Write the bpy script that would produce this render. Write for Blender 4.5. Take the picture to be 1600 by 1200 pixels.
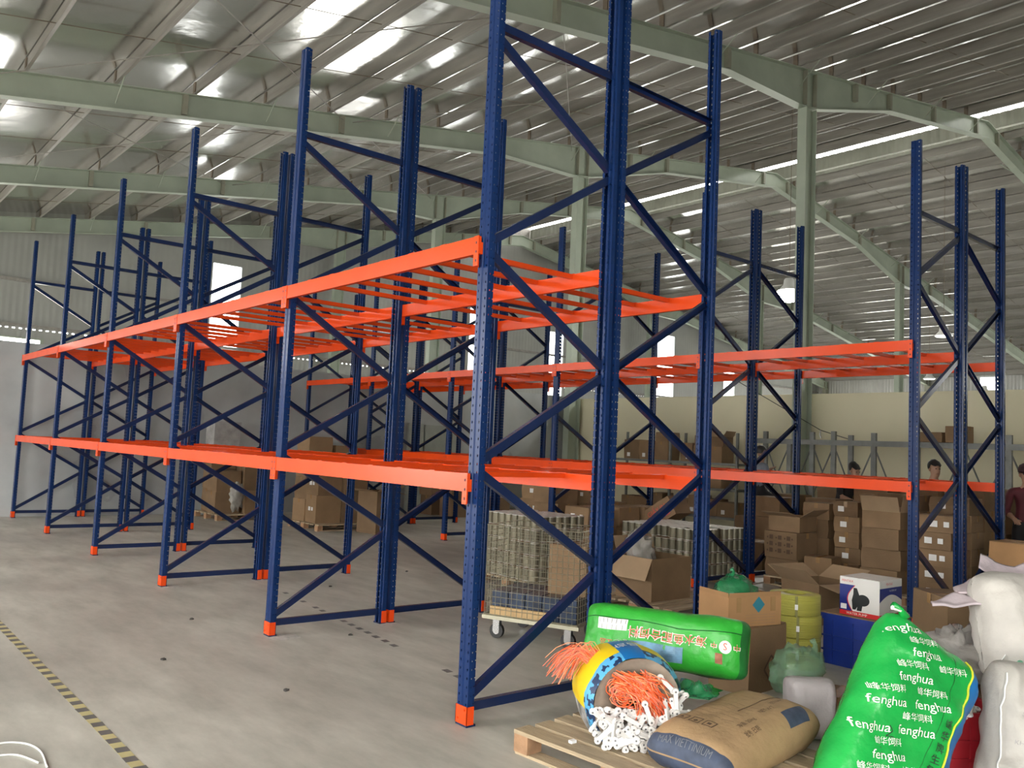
import bpy, bmesh, math, random
from mathutils import Vector, Matrix, noise, Euler

for o in list(bpy.data.objects):
    bpy.data.objects.remove(o)
SC = bpy.context.scene
COL = SC.collection
rnd = random.Random(7)

# ---------------------------------------------------------------- camera
cam_data = bpy.data.cameras.new('camera')
cam = bpy.data.objects.new('camera', cam_data)
COL.objects.link(cam)
CAM = Vector((-3.1394, -3.9975, 1.6314))
yaw, pitch, roll = 0.8704, 0.0746, 0.0442
fw = Vector((math.cos(pitch) * math.cos(yaw), math.cos(pitch) * math.sin(yaw), math.sin(pitch)))
rt0 = fw.cross(Vector((0, 0, 1))).normalized()
up0 = rt0.cross(fw)
rt = rt0 * math.cos(roll) + up0 * math.sin(roll)
up = up0 * math.cos(roll) - rt0 * math.sin(roll)
cam.matrix_world = Matrix(((rt.x, up.x, -fw.x, CAM.x), (rt.y, up.y, -fw.y, CAM.y),
                           (rt.z, up.z, -fw.z, CAM.z), (0, 0, 0, 1)))
cam_data.sensor_width = 36.0
cam_data.lens = 1331.07 * 36.0 / 1600.0
cam_data.clip_end = 200
SC.camera = cam

# ---------------------------------------------------------------- world, daylight, exposure
world = bpy.data.worlds.new('overcast_sky')
SC.world = world
world.use_nodes = True
bg = world.node_tree.nodes['Background']
bg.inputs[0].default_value = (1.0, 0.985, 0.95, 1)
bg.inputs[1].default_value = 9.0

# open loading doors of the near long side, where most of the daylight enters
SIDE_DOORS = [(-7.2, -2.6), (1.2, 5.6), (9.2, 13.2), (16.5, 20.5), (23.0, 27.0)]
SIDE_TOP = 5.2

vs = SC.view_settings
vs.view_transform = 'Standard'
vs.look = 'None'
vs.gamma = 1.0
vs.use_curve_mapping = False
vs.exposure = 0.22

# ---------------------------------------------------------------- materials
MATS = {}
def _n(nt, t, **kw):
    n = nt.nodes.new(t)
    for k, v in kw.items():
        setattr(n, k, v)
    return n

def mat(name, color, rough=0.6, metal=0.0, var=0.0, vscale=4.0, bump=0.0, bscale=30.0, spec=0.5,
        rnd_obj=0.0, detail=4.0, stretch=(1, 1, 1), alpha=1.0, trans=0.0, rvar=0.0, coat=0.0, sheen=0.0):
    """Principled material with procedural colour variation, bump and per-object variation."""
    if name in MATS:
        return MATS[name]
    m = bpy.data.materials.new(name)
    m.use_nodes = True
    nt = m.node_tree
    b = nt.nodes['Principled BSDF']
    b.inputs['Roughness'].default_value = rough
    b.inputs['Metallic'].default_value = metal
    b.inputs['Specular IOR Level'].default_value = spec
    if coat:
        b.inputs['Coat Weight'].default_value = coat
        b.inputs['Coat Roughness'].default_value = 0.15
    c = tuple(color) + (1,)
    tc = _n(nt, 'ShaderNodeTexCoord')
    mp = _n(nt, 'ShaderNodeMapping')
    mp.inputs['Scale'].default_value = stretch
    nt.links.new(tc.outputs['Object'], mp.inputs['Vector'])
    nz = _n(nt, 'ShaderNodeTexNoise')
    nz.inputs['Scale'].default_value = vscale
    nz.inputs['Detail'].default_value = detail
    nt.links.new(mp.outputs[0], nz.inputs['Vector'])
    mr = _n(nt, 'ShaderNodeMapRange')
    mr.inputs['From Min'].default_value = 0.3
    mr.inputs['From Max'].default_value = 0.7
    mr.inputs['To Min'].default_value = 1.0 - var
    mr.inputs['To Max'].default_value = 1.0 + var
    nt.links.new(nz.outputs['Fac'], mr.inputs['Value'])
    hs = _n(nt, 'ShaderNodeHueSaturation')
    hs.inputs['Color'].default_value = c
    if rnd_obj:
        oi = _n(nt, 'ShaderNodeObjectInfo')
        m2 = _n(nt, 'ShaderNodeMapRange')
        m2.inputs['To Min'].default_value = 1.0 - rnd_obj
        m2.inputs['To Max'].default_value = 1.0 + rnd_obj
        nt.links.new(oi.outputs['Random'], m2.inputs['Value'])
        mm = _n(nt, 'ShaderNodeMath', operation='MULTIPLY')
        nt.links.new(m2.outputs[0], mm.inputs[0])
        nt.links.new(mr.outputs[0], mm.inputs[1])
        nt.links.new(mm.outputs[0], hs.inputs['Value'])
    else:
        nt.links.new(mr.outputs[0], hs.inputs['Value'])
    nt.links.new(hs.outputs[0], b.inputs['Base Color'])
    if rvar:
        m3 = _n(nt, 'ShaderNodeMapRange')
        m3.inputs['From Min'].default_value = 0.3
        m3.inputs['From Max'].default_value = 0.7
        m3.inputs['To Min'].default_value = max(0.02, rough - rvar)
        m3.inputs['To Max'].default_value = min(1, rough + rvar)
        nt.links.new(nz.outputs['Fac'], m3.inputs['Value'])
        nt.links.new(m3.outputs[0], b.inputs['Roughness'])
    if bump:
        nb = _n(nt, 'ShaderNodeTexNoise')
        nb.inputs['Scale'].default_value = bscale
        nb.inputs['Detail'].default_value = 5.0
        nt.links.new(mp.outputs[0], nb.inputs['Vector'])
        bp = _n(nt, 'ShaderNodeBump')
        bp.inputs['Strength'].default_value = bump
        bp.inputs['Distance'].default_value = 0.02
        nt.links.new(nb.outputs['Fac'], bp.inputs['Height'])
        nt.links.new(bp.outputs[0], b.inputs['Normal'])
    if alpha < 1.0:
        b.inputs['Alpha'].default_value = alpha
    if trans:
        b.inputs['Transmission Weight'].default_value = trans
    MATS[name] = m
    return m

def emit(name, color, strength):
    m = bpy.data.materials.new(name)
    m.use_nodes = True
    nt = m.node_tree
    nt.nodes.remove(nt.nodes['Principled BSDF'])
    e = _n(nt, 'ShaderNodeEmission')
    e.inputs[0].default_value = tuple(color) + (1,)
    e.inputs[1].default_value = strength
    nt.links.new(e.outputs[0], nt.nodes['Material Output'].inputs[0])
    MATS[name] = m
    return m

def ribbed(name, color, axis, period, rough=0.45, metal=0.6, strength=0.6, var=0.1):
    """Corrugated sheet: base material plus wave bump running along one object axis."""
    m = mat(name, color, rough, metal, var, 0.8)
    nt = m.node_tree
    b = nt.nodes['Principled BSDF']
    tc = _n(nt, 'ShaderNodeTexCoord')
    sp = _n(nt, 'ShaderNodeSeparateXYZ')
    nt.links.new(tc.outputs['Object'], sp.inputs[0])
    mu = _n(nt, 'ShaderNodeMath', operation='MULTIPLY')
    mu.inputs[1].default_value = 2 * math.pi / period
    nt.links.new(sp.outputs['XYZ'.index(axis)], mu.inputs[0])
    si = _n(nt, 'ShaderNodeMath', operation='SINE')
    nt.links.new(mu.outputs[0], si.inputs[0])
    bp = _n(nt, 'ShaderNodeBump')
    bp.inputs['Strength'].default_value = strength
    bp.inputs['Distance'].default_value = period * 0.25
    nt.links.new(si.outputs[0], bp.inputs['Height'])
    nt.links.new(bp.outputs[0], b.inputs['Normal'])
    return m

# ---------------------------------------------------------------- mesh helpers
class MB:
    """Collects boxes, prisms, tubes and grids; build() links them as ONE mesh object."""
    def __init__(self):
        self.v, self.f, self.m = [], [], []
    def add(self, verts, faces, mi=0):
        o = len(self.v)
        self.v += [tuple(x) for x in verts]
        self.f += [tuple(i + o for i in fc) for fc in faces]
        self.m += [mi] * len(faces)
        return self
    def box(self, x0, x1, y0, y1, z0, z1, mi=0, M=None):
        vs_ = [Vector(p) for p in ((x0, y0, z0), (x1, y0, z0), (x1, y1, z0), (x0, y1, z0),
                                   (x0, y0, z1), (x1, y0, z1), (x1, y1, z1), (x0, y1, z1))]
        if M is not None:
            vs_ = [M @ p for p in vs_]
        return self.add(vs_, [(0, 3, 2, 1), (4, 5, 6, 7), (0, 1, 5, 4), (1, 2, 6, 5), (2, 3, 7, 6), (3, 0, 4, 7)], mi)
    def prism(self, prof, path0, path1, ax, ay, mi=0, caps=True):
        """Extrude a closed 2D profile (in axes ax, ay) from path0 to path1."""
        n = len(prof)
        p0, p1, ax, ay = Vector(path0), Vector(path1), Vector(ax), Vector(ay)
        vs_ = [p0 + ax * a + ay * b for a, b in prof] + [p1 + ax * a + ay * b for a, b in prof]
        fs = [(i, (i + 1) % n, n + (i + 1) % n, n + i) for i in range(n)]
        if caps:
            fs += [tuple(range(n - 1, -1, -1)), tuple(range(n, 2 * n))]
        return self.add(vs_, fs, mi)
    def tube(self, pts, r, n=6, mi=0, caps=True):
        pts = [Vector(p) for p in pts]
        rs = r if isinstance(r, (list, tuple)) else [r] * len(pts)
        vs_, fs = [], []
        prev = None
        for i, p in enumerate(pts):
            t = (pts[min(i + 1, len(pts) - 1)] - pts[max(i - 1, 0)]).normalized()
            if prev is None:
                a = Vector((0, 0, 1)) if abs(t.z) < 0.9 else Vector((1, 0, 0))
                prev = t.cross(a).normalized()
            prev = (prev - t * prev.dot(t)).normalized()
            b = t.cross(prev)
            for k in range(n):
                an = 2 * math.pi * k / n
                vs_.append(p + (prev * math.cos(an) + b * math.sin(an)) * rs[i])
        for i in range(len(pts) - 1):
            for k in range(n):
                fs.append((i * n + k, i * n + (k + 1) % n, (i + 1) * n + (k + 1) % n, (i + 1) * n + k))
        if caps:
            fs += [tuple(range(n - 1, -1, -1)), tuple((len(pts) - 1) * n + k for k in range(n))]
        return self.add(vs_, fs, mi)
    def lathe(self, prof, n=16, c=(0, 0, 0), mi=0):
        """Revolve (radius, z) pairs about the vertical axis through c."""
        vs_, fs = [], []
        for r, z in prof:
            for k in range(n):
                a = 2 * math.pi * k / n
                vs_.append((c[0] + r * math.cos(a), c[1] + r * math.sin(a), c[2] + z))
        for i in range(len(prof) - 1):
            for k in range(n):
                fs.append((i * n + k, i * n + (k + 1) % n, (i + 1) * n + (k + 1) % n, (i + 1) * n + k))
        fs += [tuple(range(n - 1, -1, -1)), tuple((len(prof) - 1) * n + k for k in range(n))]
        return self.add(vs_, fs, mi)
    def build(self, name, mats, parent=None, smooth=False, loc=None, mesh_only=False):
        me = bpy.data.meshes.new(name)
        me.from_pydata(self.v, [], self.f)
        if not isinstance(mats, (list, tuple)):
            mats = [mats]
        for m_ in mats:
            me.materials.append(m_)
        if len(mats) > 1:
            me.polygons.foreach_set('material_index', self.m)
        if smooth:
            me.polygons.foreach_set('use_smooth', [True] * len(me.polygons))
        me.update()
        if mesh_only:
            return me
        return link(name, me, parent, loc)

def link(name, me, parent=None, loc=None, rotz=0.0):
    o = bpy.data.objects.new(name, me)
    COL.objects.link(o)
    if parent is not None:
        o.parent = parent
    if loc is not None:
        o.location = loc
    if rotz:
        o.rotation_euler = (0, 0, rotz)
    return o

def tag(o, label=None, cat=None, group=None, kind=None):
    if label: o['label'] = label
    if cat: o['category'] = cat
    if group: o['group'] = group
    if kind: o['kind'] = kind
    return o

def thing(name, label, cat, loc=(0, 0, 0), rotz=0.0, group=None):
    o = bpy.data.objects.new(name, None)
    COL.objects.link(o)
    o.empty_display_size = 0.1
    o.location = loc
    o.rotation_euler = (0, 0, rotz)
    return tag(o, label, cat, group)

def dup(root, loc=None, rotz=None, label=None, group=None):
    r = root.copy()
    COL.objects.link(r)
    if loc is not None: r.location = loc
    if rotz is not None: r.rotation_euler = (0, 0, rotz)
    if label: r['label'] = label
    if group: r['group'] = group
    for ch in list(root.children):
        c = ch.copy()
        COL.objects.link(c)
        c.parent = r
        for g in list(ch.children):
            d = g.copy()
            COL.objects.link(d)
            d.parent = c
    return r

# ---------------------------------------------------------------- palette
ORANGE = mat('orange_paint', (0.72, 0.064, 0.007), 0.22, 0, 0.06, 3, spec=0.3)
BLUEB = mat('blue_brace_paint', (0.005, 0.015, 0.062), 0.24, 0, 0.1, 3, spec=0.5)
SAGE = mat('sage_steel_paint', (0.36, 0.41, 0.33), 0.55, 0, 0.12, 1.2)
SAGED = mat('sage_stiffener_paint', (0.27, 0.27, 0.21), 0.6, 0, 0.15, 2)
RUST = mat('rusty_cleat_steel', (0.2, 0.16, 0.12), 0.7, 0.2, 0.25, 6)
GALV = mat('galvanised_purlin', (0.3, 0.285, 0.26), 0.6, 0.15, 0.2, 2.5, stretch=(3, 0.3, 3))
STEEL = mat('grey_galvanised_shelf', (0.2, 0.21, 0.2), 0.5, 0.4, 0.2, 5)
CARD = mat('cardboard', (0.235, 0.15, 0.08), 0.85, 0, 0.1, 4, rnd_obj=0.2, bump=0.15, bscale=60)
CARDL = mat('cardboard_light', (0.39, 0.215, 0.095), 0.8, 0, 0.1, 4, rnd_obj=0.1)
CARDIN = mat('cardboard_inside', (0.36, 0.25, 0.15), 0.85, 0, 0.08, 5, rnd_obj=0.1)
TAPE = mat('packing_tape', (0.36, 0.22, 0.1), 0.25, 0, 0.1, 10)
WHITEP = mat('white_paper', (0.8, 0.8, 0.78), 0.7, 0, 0.04, 10)
INK = mat('black_ink', (0.02, 0.02, 0.02), 0.7)
INKB = mat('brown_ink', (0.1, 0.06, 0.035), 0.8)
WOOD = mat('pallet_wood', (0.4, 0.31, 0.2), 0.8, 0, 0.2, 3, bump=0.4, bscale=20, stretch=(1, 8, 8), rnd_obj=0.15)
WOODB = mat('pallet_block_wood', (0.38, 0.22, 0.12), 0.85, 0, 0.2, 12, bump=0.3, bscale=40, rnd_obj=0.1)
RUBBER = mat('black_rubber', (0.02, 0.02, 0.02), 0.6)
# ================================================================ the hall
ZB0, SLOPE, XR = 7.55, 0.168, 23.35         # rafter underside height at x = 0, roof slope, ridge
def zb(x):
    return ZB0 + SLOPE * (x if x < XR else 2 * XR - x)
FY = [-0.8, 6.06, 13.2, 20.2, 27.2]          # portal frames
X0, X1, Y0, Y1 = -8.0, 52.0, -8.0, 28.0
RD, PD = 0.48, 0.30                         # rafter and purlin depth

# concrete floor
def floor_mat():
    m = mat('concrete_floor', (0.37, 0.355, 0.31), 0.5, 0, 0.16, 0.55, bump=0.06, bscale=9, detail=7, rvar=0.14, spec=0.4)
    nt = m.node_tree
    hs = [n for n in nt.nodes if n.type == 'HUE_SAT'][0]
    tc = [n for n in nt.nodes if n.type == 'TEX_COORD'][0]
    mp = _n(nt, 'ShaderNodeMapping')
    mp.inputs['Scale'].default_value = (2.2, 0.7, 1)
    nt.links.new(tc.outputs['Object'], mp.inputs[0])
    n2 = _n(nt, 'ShaderNodeTexNoise')
    n2.inputs['Scale'].default_value = 1.7
    n2.inputs['Detail'].default_value = 9
    n2.inputs['Roughness'].default_value = 0.65
    nt.links.new(mp.outputs[0], n2.inputs['Vector'])
    r = _n(nt, 'ShaderNodeValToRGB')
    r.color_ramp.elements[0].position = 0.3
    r.color_ramp.elements[0].color = (0.325, 0.315, 0.275, 1)
    r.color_ramp.elements[1].position = 0.68
    r.color_ramp.elements[1].color = (0.515, 0.5, 0.445, 1)
    nt.links.new(n2.outputs['Fac'], r.inputs[0])
    nt.links.new(r.outputs[0], hs.inputs['Color'])
    return m
FLOORM = floor_mat()
tag(MB().box(X0 - 14, X1 + 2, Y0 - 6, Y1 + 4, -0.2, 0).build('floor', FLOORM),
    'grey power-trowelled concrete floor', kind='structure')

# partition walls
CONC = mat('grey_concrete_wall', (0.36, 0.375, 0.37), 0.32, 0, 0.28, 0.7, detail=6, rvar=0.1)
YELL = mat('cream_painted_wall', (0.70, 0.655, 0.47), 0.7, 0, 0.05, 0.5)
wb = tag(MB().box(X0, 14.1, 13.55, 13.75, 0, 3.15).build('wall_back', CONC), 'grey concrete partition behind the racks', kind='structure')
wr = tag(MB().box(13.95, 14.12, Y0, 13.55, 0, 3.1).build('wall_right', YELL), 'cream painted partition wall', kind='structure')

# outer cladding with tall translucent daylight panels
CLAD_X = ribbed('cladding_end', (0.36, 0.365, 0.34), 'X', 0.2, 0.5, 0.2, 0.1)
CLAD_Y = ribbed('cladding_side', (0.5, 0.5, 0.48), 'Y', 0.2, 0.5, 0.2, 0.4)
def eave_gaps(m):
    # daylight showing through the rib gaps where the sheets lap over the sill flashing
    nt = m.node_tree
    b = nt.nodes['Principled BSDF']
    tc = _n(nt, 'ShaderNodeTexCoord')
    sp = _n(nt, 'ShaderNodeSeparateXYZ')
    nt.links.new(tc.outputs['Object'], sp.inputs[0])
    def M(op, a, q):
        n = _n(nt, 'ShaderNodeMath', operation=op)
        for i, k in enumerate((a, q)):
            if isinstance(k, (int, float)): n.inputs[i].default_value = k
            else: nt.links.new(k, n.inputs[i])
        return n.outputs[0]
    inz = M('LESS_THAN', M('ABSOLUTE', M('SUBTRACT', sp.outputs[2], 4.86), 0), 0.022)
    fx = _n(nt, 'ShaderNodeMath', operation='FRACT')
    nt.links.new(M('MULTIPLY', sp.outputs[0], 5.0), fx.inputs[0])
    inx = M('LESS_THAN', fx.outputs[0], 0.5)
    nt.links.new(M('SUBTRACT', 1.0, M('MULTIPLY', inz, inx)), b.inputs['Alpha'])
eave_gaps(CLAD_X)
def pane_mat():
    m = bpy.data.materials.new('translucent_daylight_panel')
    m.use_nodes = True
    nt = m.node_tree
    nt.nodes.remove(nt.nodes['Principled BSDF'])
    t = _n(nt, 'ShaderNodeBsdfTransparent')
    t.inputs[0].default_value = (0.9, 0.92, 0.92, 1)
    d = _n(nt, 'ShaderNodeBsdfTranslucent')
    d.inputs[0].default_value = (0.9, 0.9, 0.9, 1)
    mx = _n(nt, 'ShaderNodeMixShader')
    mx.inputs[0].default_value = 0.25
    nt.links.new(t.outputs[0], mx.inputs[1])
    nt.links.new(d.outputs[0], mx.inputs[2])
    nt.links.new(mx.outputs[0], nt.nodes['Material Output'].inputs[0])
    return m
PANE = pane_mat()
def zroof(x):
    return zb(x) + RD + PD + 0.02
wins = [(8.65, 9.85, 3.3, 8.2), (21.0, 22.0, 2.5, 8.2), (26.1, 27.2, 2.5, 7.7), (34.6, 36.2, 2.5, 8.6),
        (41, 42.2, 2.5, 7.0)]
doors = [(-3.5, 3.15, 0, 4.56), (14.6, 19.0, 0, 4.2), (29.0, 32.0, 0, 4.2), (43.5, 49.0, 0, 4.2)]
open_ = sorted(wins + doors)
w = MB()
def wall_piece(xa, xb, za=None, zt=None):
    pts = [(xa, za if za is not None else 0), (xb, za if za is not None else 0)]
    if zt is None:
        if xa < XR < xb:
            pts += [(xb, zroof(xb)), (XR, zroof(XR)), (xa, zroof(xa))]
        else:
            pts += [(xb, zroof(xb)), (xa, zroof(xa))]
    else:
        pts += [(xb, zt), (xa, zt)]
    n = len(pts)
    vs_ = [(a, Y1, b) for a, b in pts] + [(a, Y1 + 0.08, b) for a, b in pts]
    w.add(vs_, [tuple(range(n)), tuple(range(2 * n - 1, n - 1, -1))] +
          [(i, n + i, n + (i + 1) % n, (i + 1) % n) for i in range(n)])
px = X0
for (a, b, za, zt) in open_:
    wall_piece(px, a)
    if za > 0:
        wall_piece(a, b, 0, za)
    wall_piece(a, b, zt)
    px = b
wall_piece(px, X1)
we = tag(w.build('wall_end', CLAD_X), 'corrugated metal end wall beyond the partition', kind='structure')
ALU = mat('window_frame_aluminium', (0.5, 0.52, 0.52), 0.4, 0.5)
for i, (a, b, za, zt) in enumerate(wins):
    f_ = MB()
    t = 0.04
    f_.box(a, a + t, Y1 - 0.03, Y1 + 0.1, za, zt).box(b - t, b, Y1 - 0.03, Y1 + 0.1, za, zt)
    f_.box(a, b, Y1 - 0.03, Y1 + 0.1, za, za + t).box(a, b, Y1 - 0.03, Y1 + 0.1, zt - t, zt)
    fr = tag(f_.build('window_%d' % (i + 1), ALU), 'tall translucent daylight panel in the end wall', kind='structure')
    MB().box(a + t, b - t, Y1 + 0.03, Y1 + 0.036, za + t, zt - t).build('pane', PANE, fr)
for i, (a, b, za, zt) in enumerate(doors):
    f_ = MB()
    f_.box(a, a + .1, Y1 - .06, Y1 + .12, 0, zt).box(b - .1, b, Y1 - .06, Y1 + .12, 0, zt).box(a + .1, b - .1, Y1 - .06, Y1 + .12, zt - .04, zt)
    tag(f_.build('door_%d' % (i + 1), SAGE), 'frame of an open loading door in the end wall', kind='structure')
# dark skirting band and girts of the end wall
for z in (4.9, 6.4):
    MB().box(X0, X1, Y1 - 0.12, Y1 - 0.02, z, z + 0.1).build('girt', GALV, we)
# far side wall with one square window
w = MB()
ws = (16.1, 17.2, 6.38, 7.2)
zt_ = zroof(X1)
fd = [(-2.0, 3.0), (7.0, 11.0), (19.0, 25.5)]
pieces = [(ws[0], ws[1], 5.2, ws[2]), (ws[0], ws[1], ws[3], zt_), (Y0, ws[0], 5.2, zt_), (ws[1], Y1, 5.2, zt_)]
yy_ = Y0
for (ya, yb) in fd:
    pieces.append((yy_, ya, 0, 5.2))
    yy_ = yb
pieces.append((yy_, Y1, 0, 5.2))
for (ya, yb, za, zt) in pieces:
    w.box(X1, X1 + 0.08, ya, yb, za, zt)
tag(w.build('wall_far_side', CLAD_Y), 'corrugated far side wall of the hall', kind='structure')
fr = tag(MB().box(X1 - .03, X1 + .1, ws[0], ws[0] + .04, ws[2], ws[3]).box(X1 - .03, X1 + .1, ws[1] - .04, ws[1], ws[2], ws[3])
         .box(X1 - .03, X1 + .1, ws[0], ws[1], ws[3] - .04, ws[3]).build('window_%d' % (len(wins) + 1), ALU),
         'square window high in the far side wall', kind='structure')
MB().box(X1 + .03, X1 + .036, ws[0], ws[1], ws[2], ws[3]).build('pane', PANE, fr)
for i, (ya, yb) in enumerate(fd):
    f_ = MB().box(X1 - .06, X1 + .12, ya, ya + .1, 0, 5.2).box(X1 - .06, X1 + .12, yb - .1, yb, 0, 5.2).box(X1 - .06, X1 + .12, ya + .1, yb - .1, 5.1, 5.2)
    tag(f_.build('door_%d' % (len(doors) + i + 1), SAGE), 'frame of an open loading door in the far side wall', kind='structure')
# wall behind the camera
w = MB()
def fw_piece(pts):
    n = len(pts)
    w.add([(a, Y0, b) for a, b in pts] + [(a, Y0 - .08, b) for a, b in pts],
          [tuple(range(n)), tuple(range(2 * n - 1, n - 1, -1))] + [(i, n + i, n + (i + 1) % n, (i + 1) % n) for i in range(n)])
DT = 5.0
fw_piece([(X0, DT), (X1, DT), (X1, zroof(X1)), (XR, zroof(XR)), (X0, zroof(X0))])
for (a, b) in ((X0, -6.5), (-2.5, 24.0), (30.0, X1)):
    fw_piece([(a, 0), (b, 0), (b, DT), (a, DT)])
tag(w.build('wall_front', CLAD_X), 'corrugated metal wall of the near gable with loading doors', kind='structure')

# near long side with open loading doors
w = MB()
zt_ = zroof(X0)
w.box(X0 - .08, X0, Y0, Y1, SIDE_TOP, zt_)
yy_ = Y0
for (ya, yb) in SIDE_DOORS:
    w.box(X0 - .08, X0, yy_, ya, 0, SIDE_TOP)
    yy_ = yb
w.box(X0 - .08, X0, yy_, Y1, 0, SIDE_TOP)
tag(w.build('wall_left', CLAD_Y), 'corrugated long wall with open loading doors', kind='structure')

# roof: foil-faced sheets, purlins, sag rods
def foil_mat():
    m = mat('foil_roof_underside', (0.74, 0.735, 0.715), 0.17, 0.92, 0.12, 0.5, detail=5, rvar=0.08)
    nt = m.node_tree
    b = nt.nodes['Principled BSDF']
    tc = [n for n in nt.nodes if n.type == 'TEX_COORD'][0]
    nb = _n(nt, 'ShaderNodeTexNoise')
    nb.inputs['Scale'].default_value = 1.6
    nb.inputs['Detail'].default_value = 4
    nt.links.new(tc.outputs['Object'], nb.inputs['Vector'])
    # lapped sheet joints every 1.05 m along the hall
    sp = _n(nt, 'ShaderNodeSeparateXYZ')
    nt.links.new(tc.outputs['Object'], sp.inputs[0])
    dv = _n(nt, 'ShaderNodeMath', operation='MULTIPLY')
    dv.inputs[1].default_value = 1 / 1.05
    nt.links.new(sp.outputs[1], dv.inputs[0])
    fr_ = _n(nt, 'ShaderNodeMath', operation='FRACT')
    nt.links.new(dv.outputs[0], fr_.inputs[0])
    lt = _n(nt, 'ShaderNodeMath', operation='LESS_THAN')
    lt.inputs[1].default_value = 0.025
    nt.links.new(fr_.outputs[0], lt.inputs[0])
    sb = _n(nt, 'ShaderNodeMath', operation='SUBTRACT')
    nt.links.new(nb.outputs['Fac'], sb.inputs[0])
    nt.links.new(lt.outputs[0], sb.inputs[1])
    bp = _n(nt, 'ShaderNodeBump')
    bp.inputs['Strength'].default_value = 0.2
    bp.inputs['Distance'].default_value = 0.05
    nt.links.new(sb.outputs[0], bp.inputs['Height'])
    nt.links.new(bp.outputs[0], b.inputs['Normal'])
    return m
FOIL = foil_mat()
MONO = 1.2                                    # half width of the ridge opening
XA, XB_ = XR - MONO, XR + MONO
w = MB()
for (a, b) in ((X0 - 0.4, XA), (XB_, X1 + 0.4)):
    za, zb_ = zroof(a), zroof(b)
    w.add([(a, Y0, za), (b, Y0, zb_), (b, Y1 + .1, zb_), (a, Y1 + .1, za),
           (a, Y0, za + .06), (b, Y0, zb_ + .06), (b, Y1 + .1, zb_ + .06), (a, Y1 + .1, za + .06)],
          [(0, 3, 2, 1), (4, 5, 6, 7), (0, 1, 5, 4), (1, 2, 6, 5), (2, 3, 7, 6), (3, 0, 4, 7)])
ceil = tag(w.build('ceiling', FOIL), 'foil-faced metal roof underside on steel purlins', kind='structure')
zprof = [(-.05, 0), (-.05, .02), (-.005, .02), (-.005, PD), (.05, PD), (.05, PD - .012), (.005, PD - .012), (.005, 0)]
def purlin_xs():
    xs = []
    x = X0 + 0.1
    while x < XA - 0.3:
        xs.append(x); x += 1.5
    xs.append(XA - 0.12)
    return xs + [2 * XR - q for q in xs]
pz = MB()
pz.prism(zprof, (0, Y0 + .05, 0), (0, Y1 - .02, 0), (1, 0, 0), (0, 0, 1))
pme = pz.build('purlin', GALV, mesh_only=True)
for x in purlin_xs():
    link('purlin', pme, ceil, (x, 0, zb(x) + RD))
rods = MB()
rods.tube([(X0 + .1, 0, zb(X0 + .1) + RD + .1), (XA - .1, 0, zb(XA - .1) + RD + .1)], 0.008, 4)
rme = rods.build('sag_rod', RUST, mesh_only=True)
rods = MB()
rods.tube([(XB_ + .1, 0, zb(XB_ + .1) + RD + .1), (X1 - .1, 0, zb(X1 - .1) + RD + .1)], 0.008, 4)
rme2 = rods.build('sag_rod', RUST, mesh_only=True)
for y in (1.5, 3.9, 8.5, 10.9, 15.5, 17.9, 22.5, 24.9):
    link('sag_rod', rme, ceil, (0, y, 0))
    link('sag_rod', rme2, ceil, (0, y, 0))
# diagonal wind bracing rods between frames
def brace_rod(xa, ya, xb, yb):
    MB().tube([(xa, ya, zb(xa) + RD - .12), (xb, yb, zb(xb) + RD - .12)], 0.011, 5).build('wind_brace_rod', GALV, ceil)
for (ya, yb) in ((6.2, 13.2), (13.2, 20.2)):
    for xa in (-1.0, 6.2):
        brace_rod(xa, ya, xa + 7.0, yb)
        brace_rod(xa + 7.0, ya, xa, yb)
# ridge monitor: corrugated far upstand, added near upstand and small raised roof
def upstand(x, name, hh=0.65):
    w = MB()
    n = int((Y1 - Y0) / 0.1)
    prof = []
    z0 = zroof(XB_) - 0.1
    for i in range(n + 1):
        y = Y0 + i * 0.1
        d = 0.03 if (i % 3 == 0) else 0.0
        prof.append((x + d, y))
    vs_, fs = [], []
    for (a, y) in prof:
        vs_ += [(a, y, z0), (a, y, z0 + hh), (a + .02, y, z0), (a + .02, y, z0 + hh)]
    for i in range(n):
        o, q = 4 * i, 4 * (i + 1)
        fs += [(o, q, q + 1, o + 1), (o + 2, o + 3, q + 3, q + 2), (o + 1, q + 1, q + 3, o + 3), (o, o + 2, q + 2, q)]
    w.add(vs_, fs)
    return tag(w.build(name, mat('upstand_sheet', (0.36, 0.37, 0.32), 0.5, 0.3, 0.1, 1)), kind='structure')
tag(upstand(XA - 0.06, 'trim_3', 1.3), 'corrugated upstand sheet added on the near side of the ridge ventilator to block sky light')  # unseen near upstand, added to keep sky light off the far one
tag(upstand(XB_ + 0.02, 'trim_1'), 'corrugated upstand sheet along the ridge ventilator')
w = MB()
zc = zroof(XB_) + 1.42
pr_ = [(XR - 1.4, zc - .25), (XR, zc), (XR + 1.4, zc - .25), (XR + 1.4, zc - .2), (XR, zc + .05), (XR - 1.4, zc - .2)]
w.add([(a, Y0, b) for a, b in pr_] + [(a, Y1, b) for a, b in pr_],
      [(0, 1, 7, 6), (1, 2, 8, 7), (2, 3, 9, 8), (3, 4, 10, 9), (4, 5, 11, 10), (5, 0, 6, 11), (0, 5, 4, 1), (1, 4, 3, 2), (6, 7, 10, 11), (7, 8, 9, 10)])
for yc in (Y0 - .06, Y1 + .02):
    w.box(XR - 1.3, XR + 1.3, yc, yc + .05, zroof(XB_) - .3, zc - .2)
tag(w.build('trim_2', GALV), 'raised roof of the ridge ventilator', kind='structure')
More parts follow.
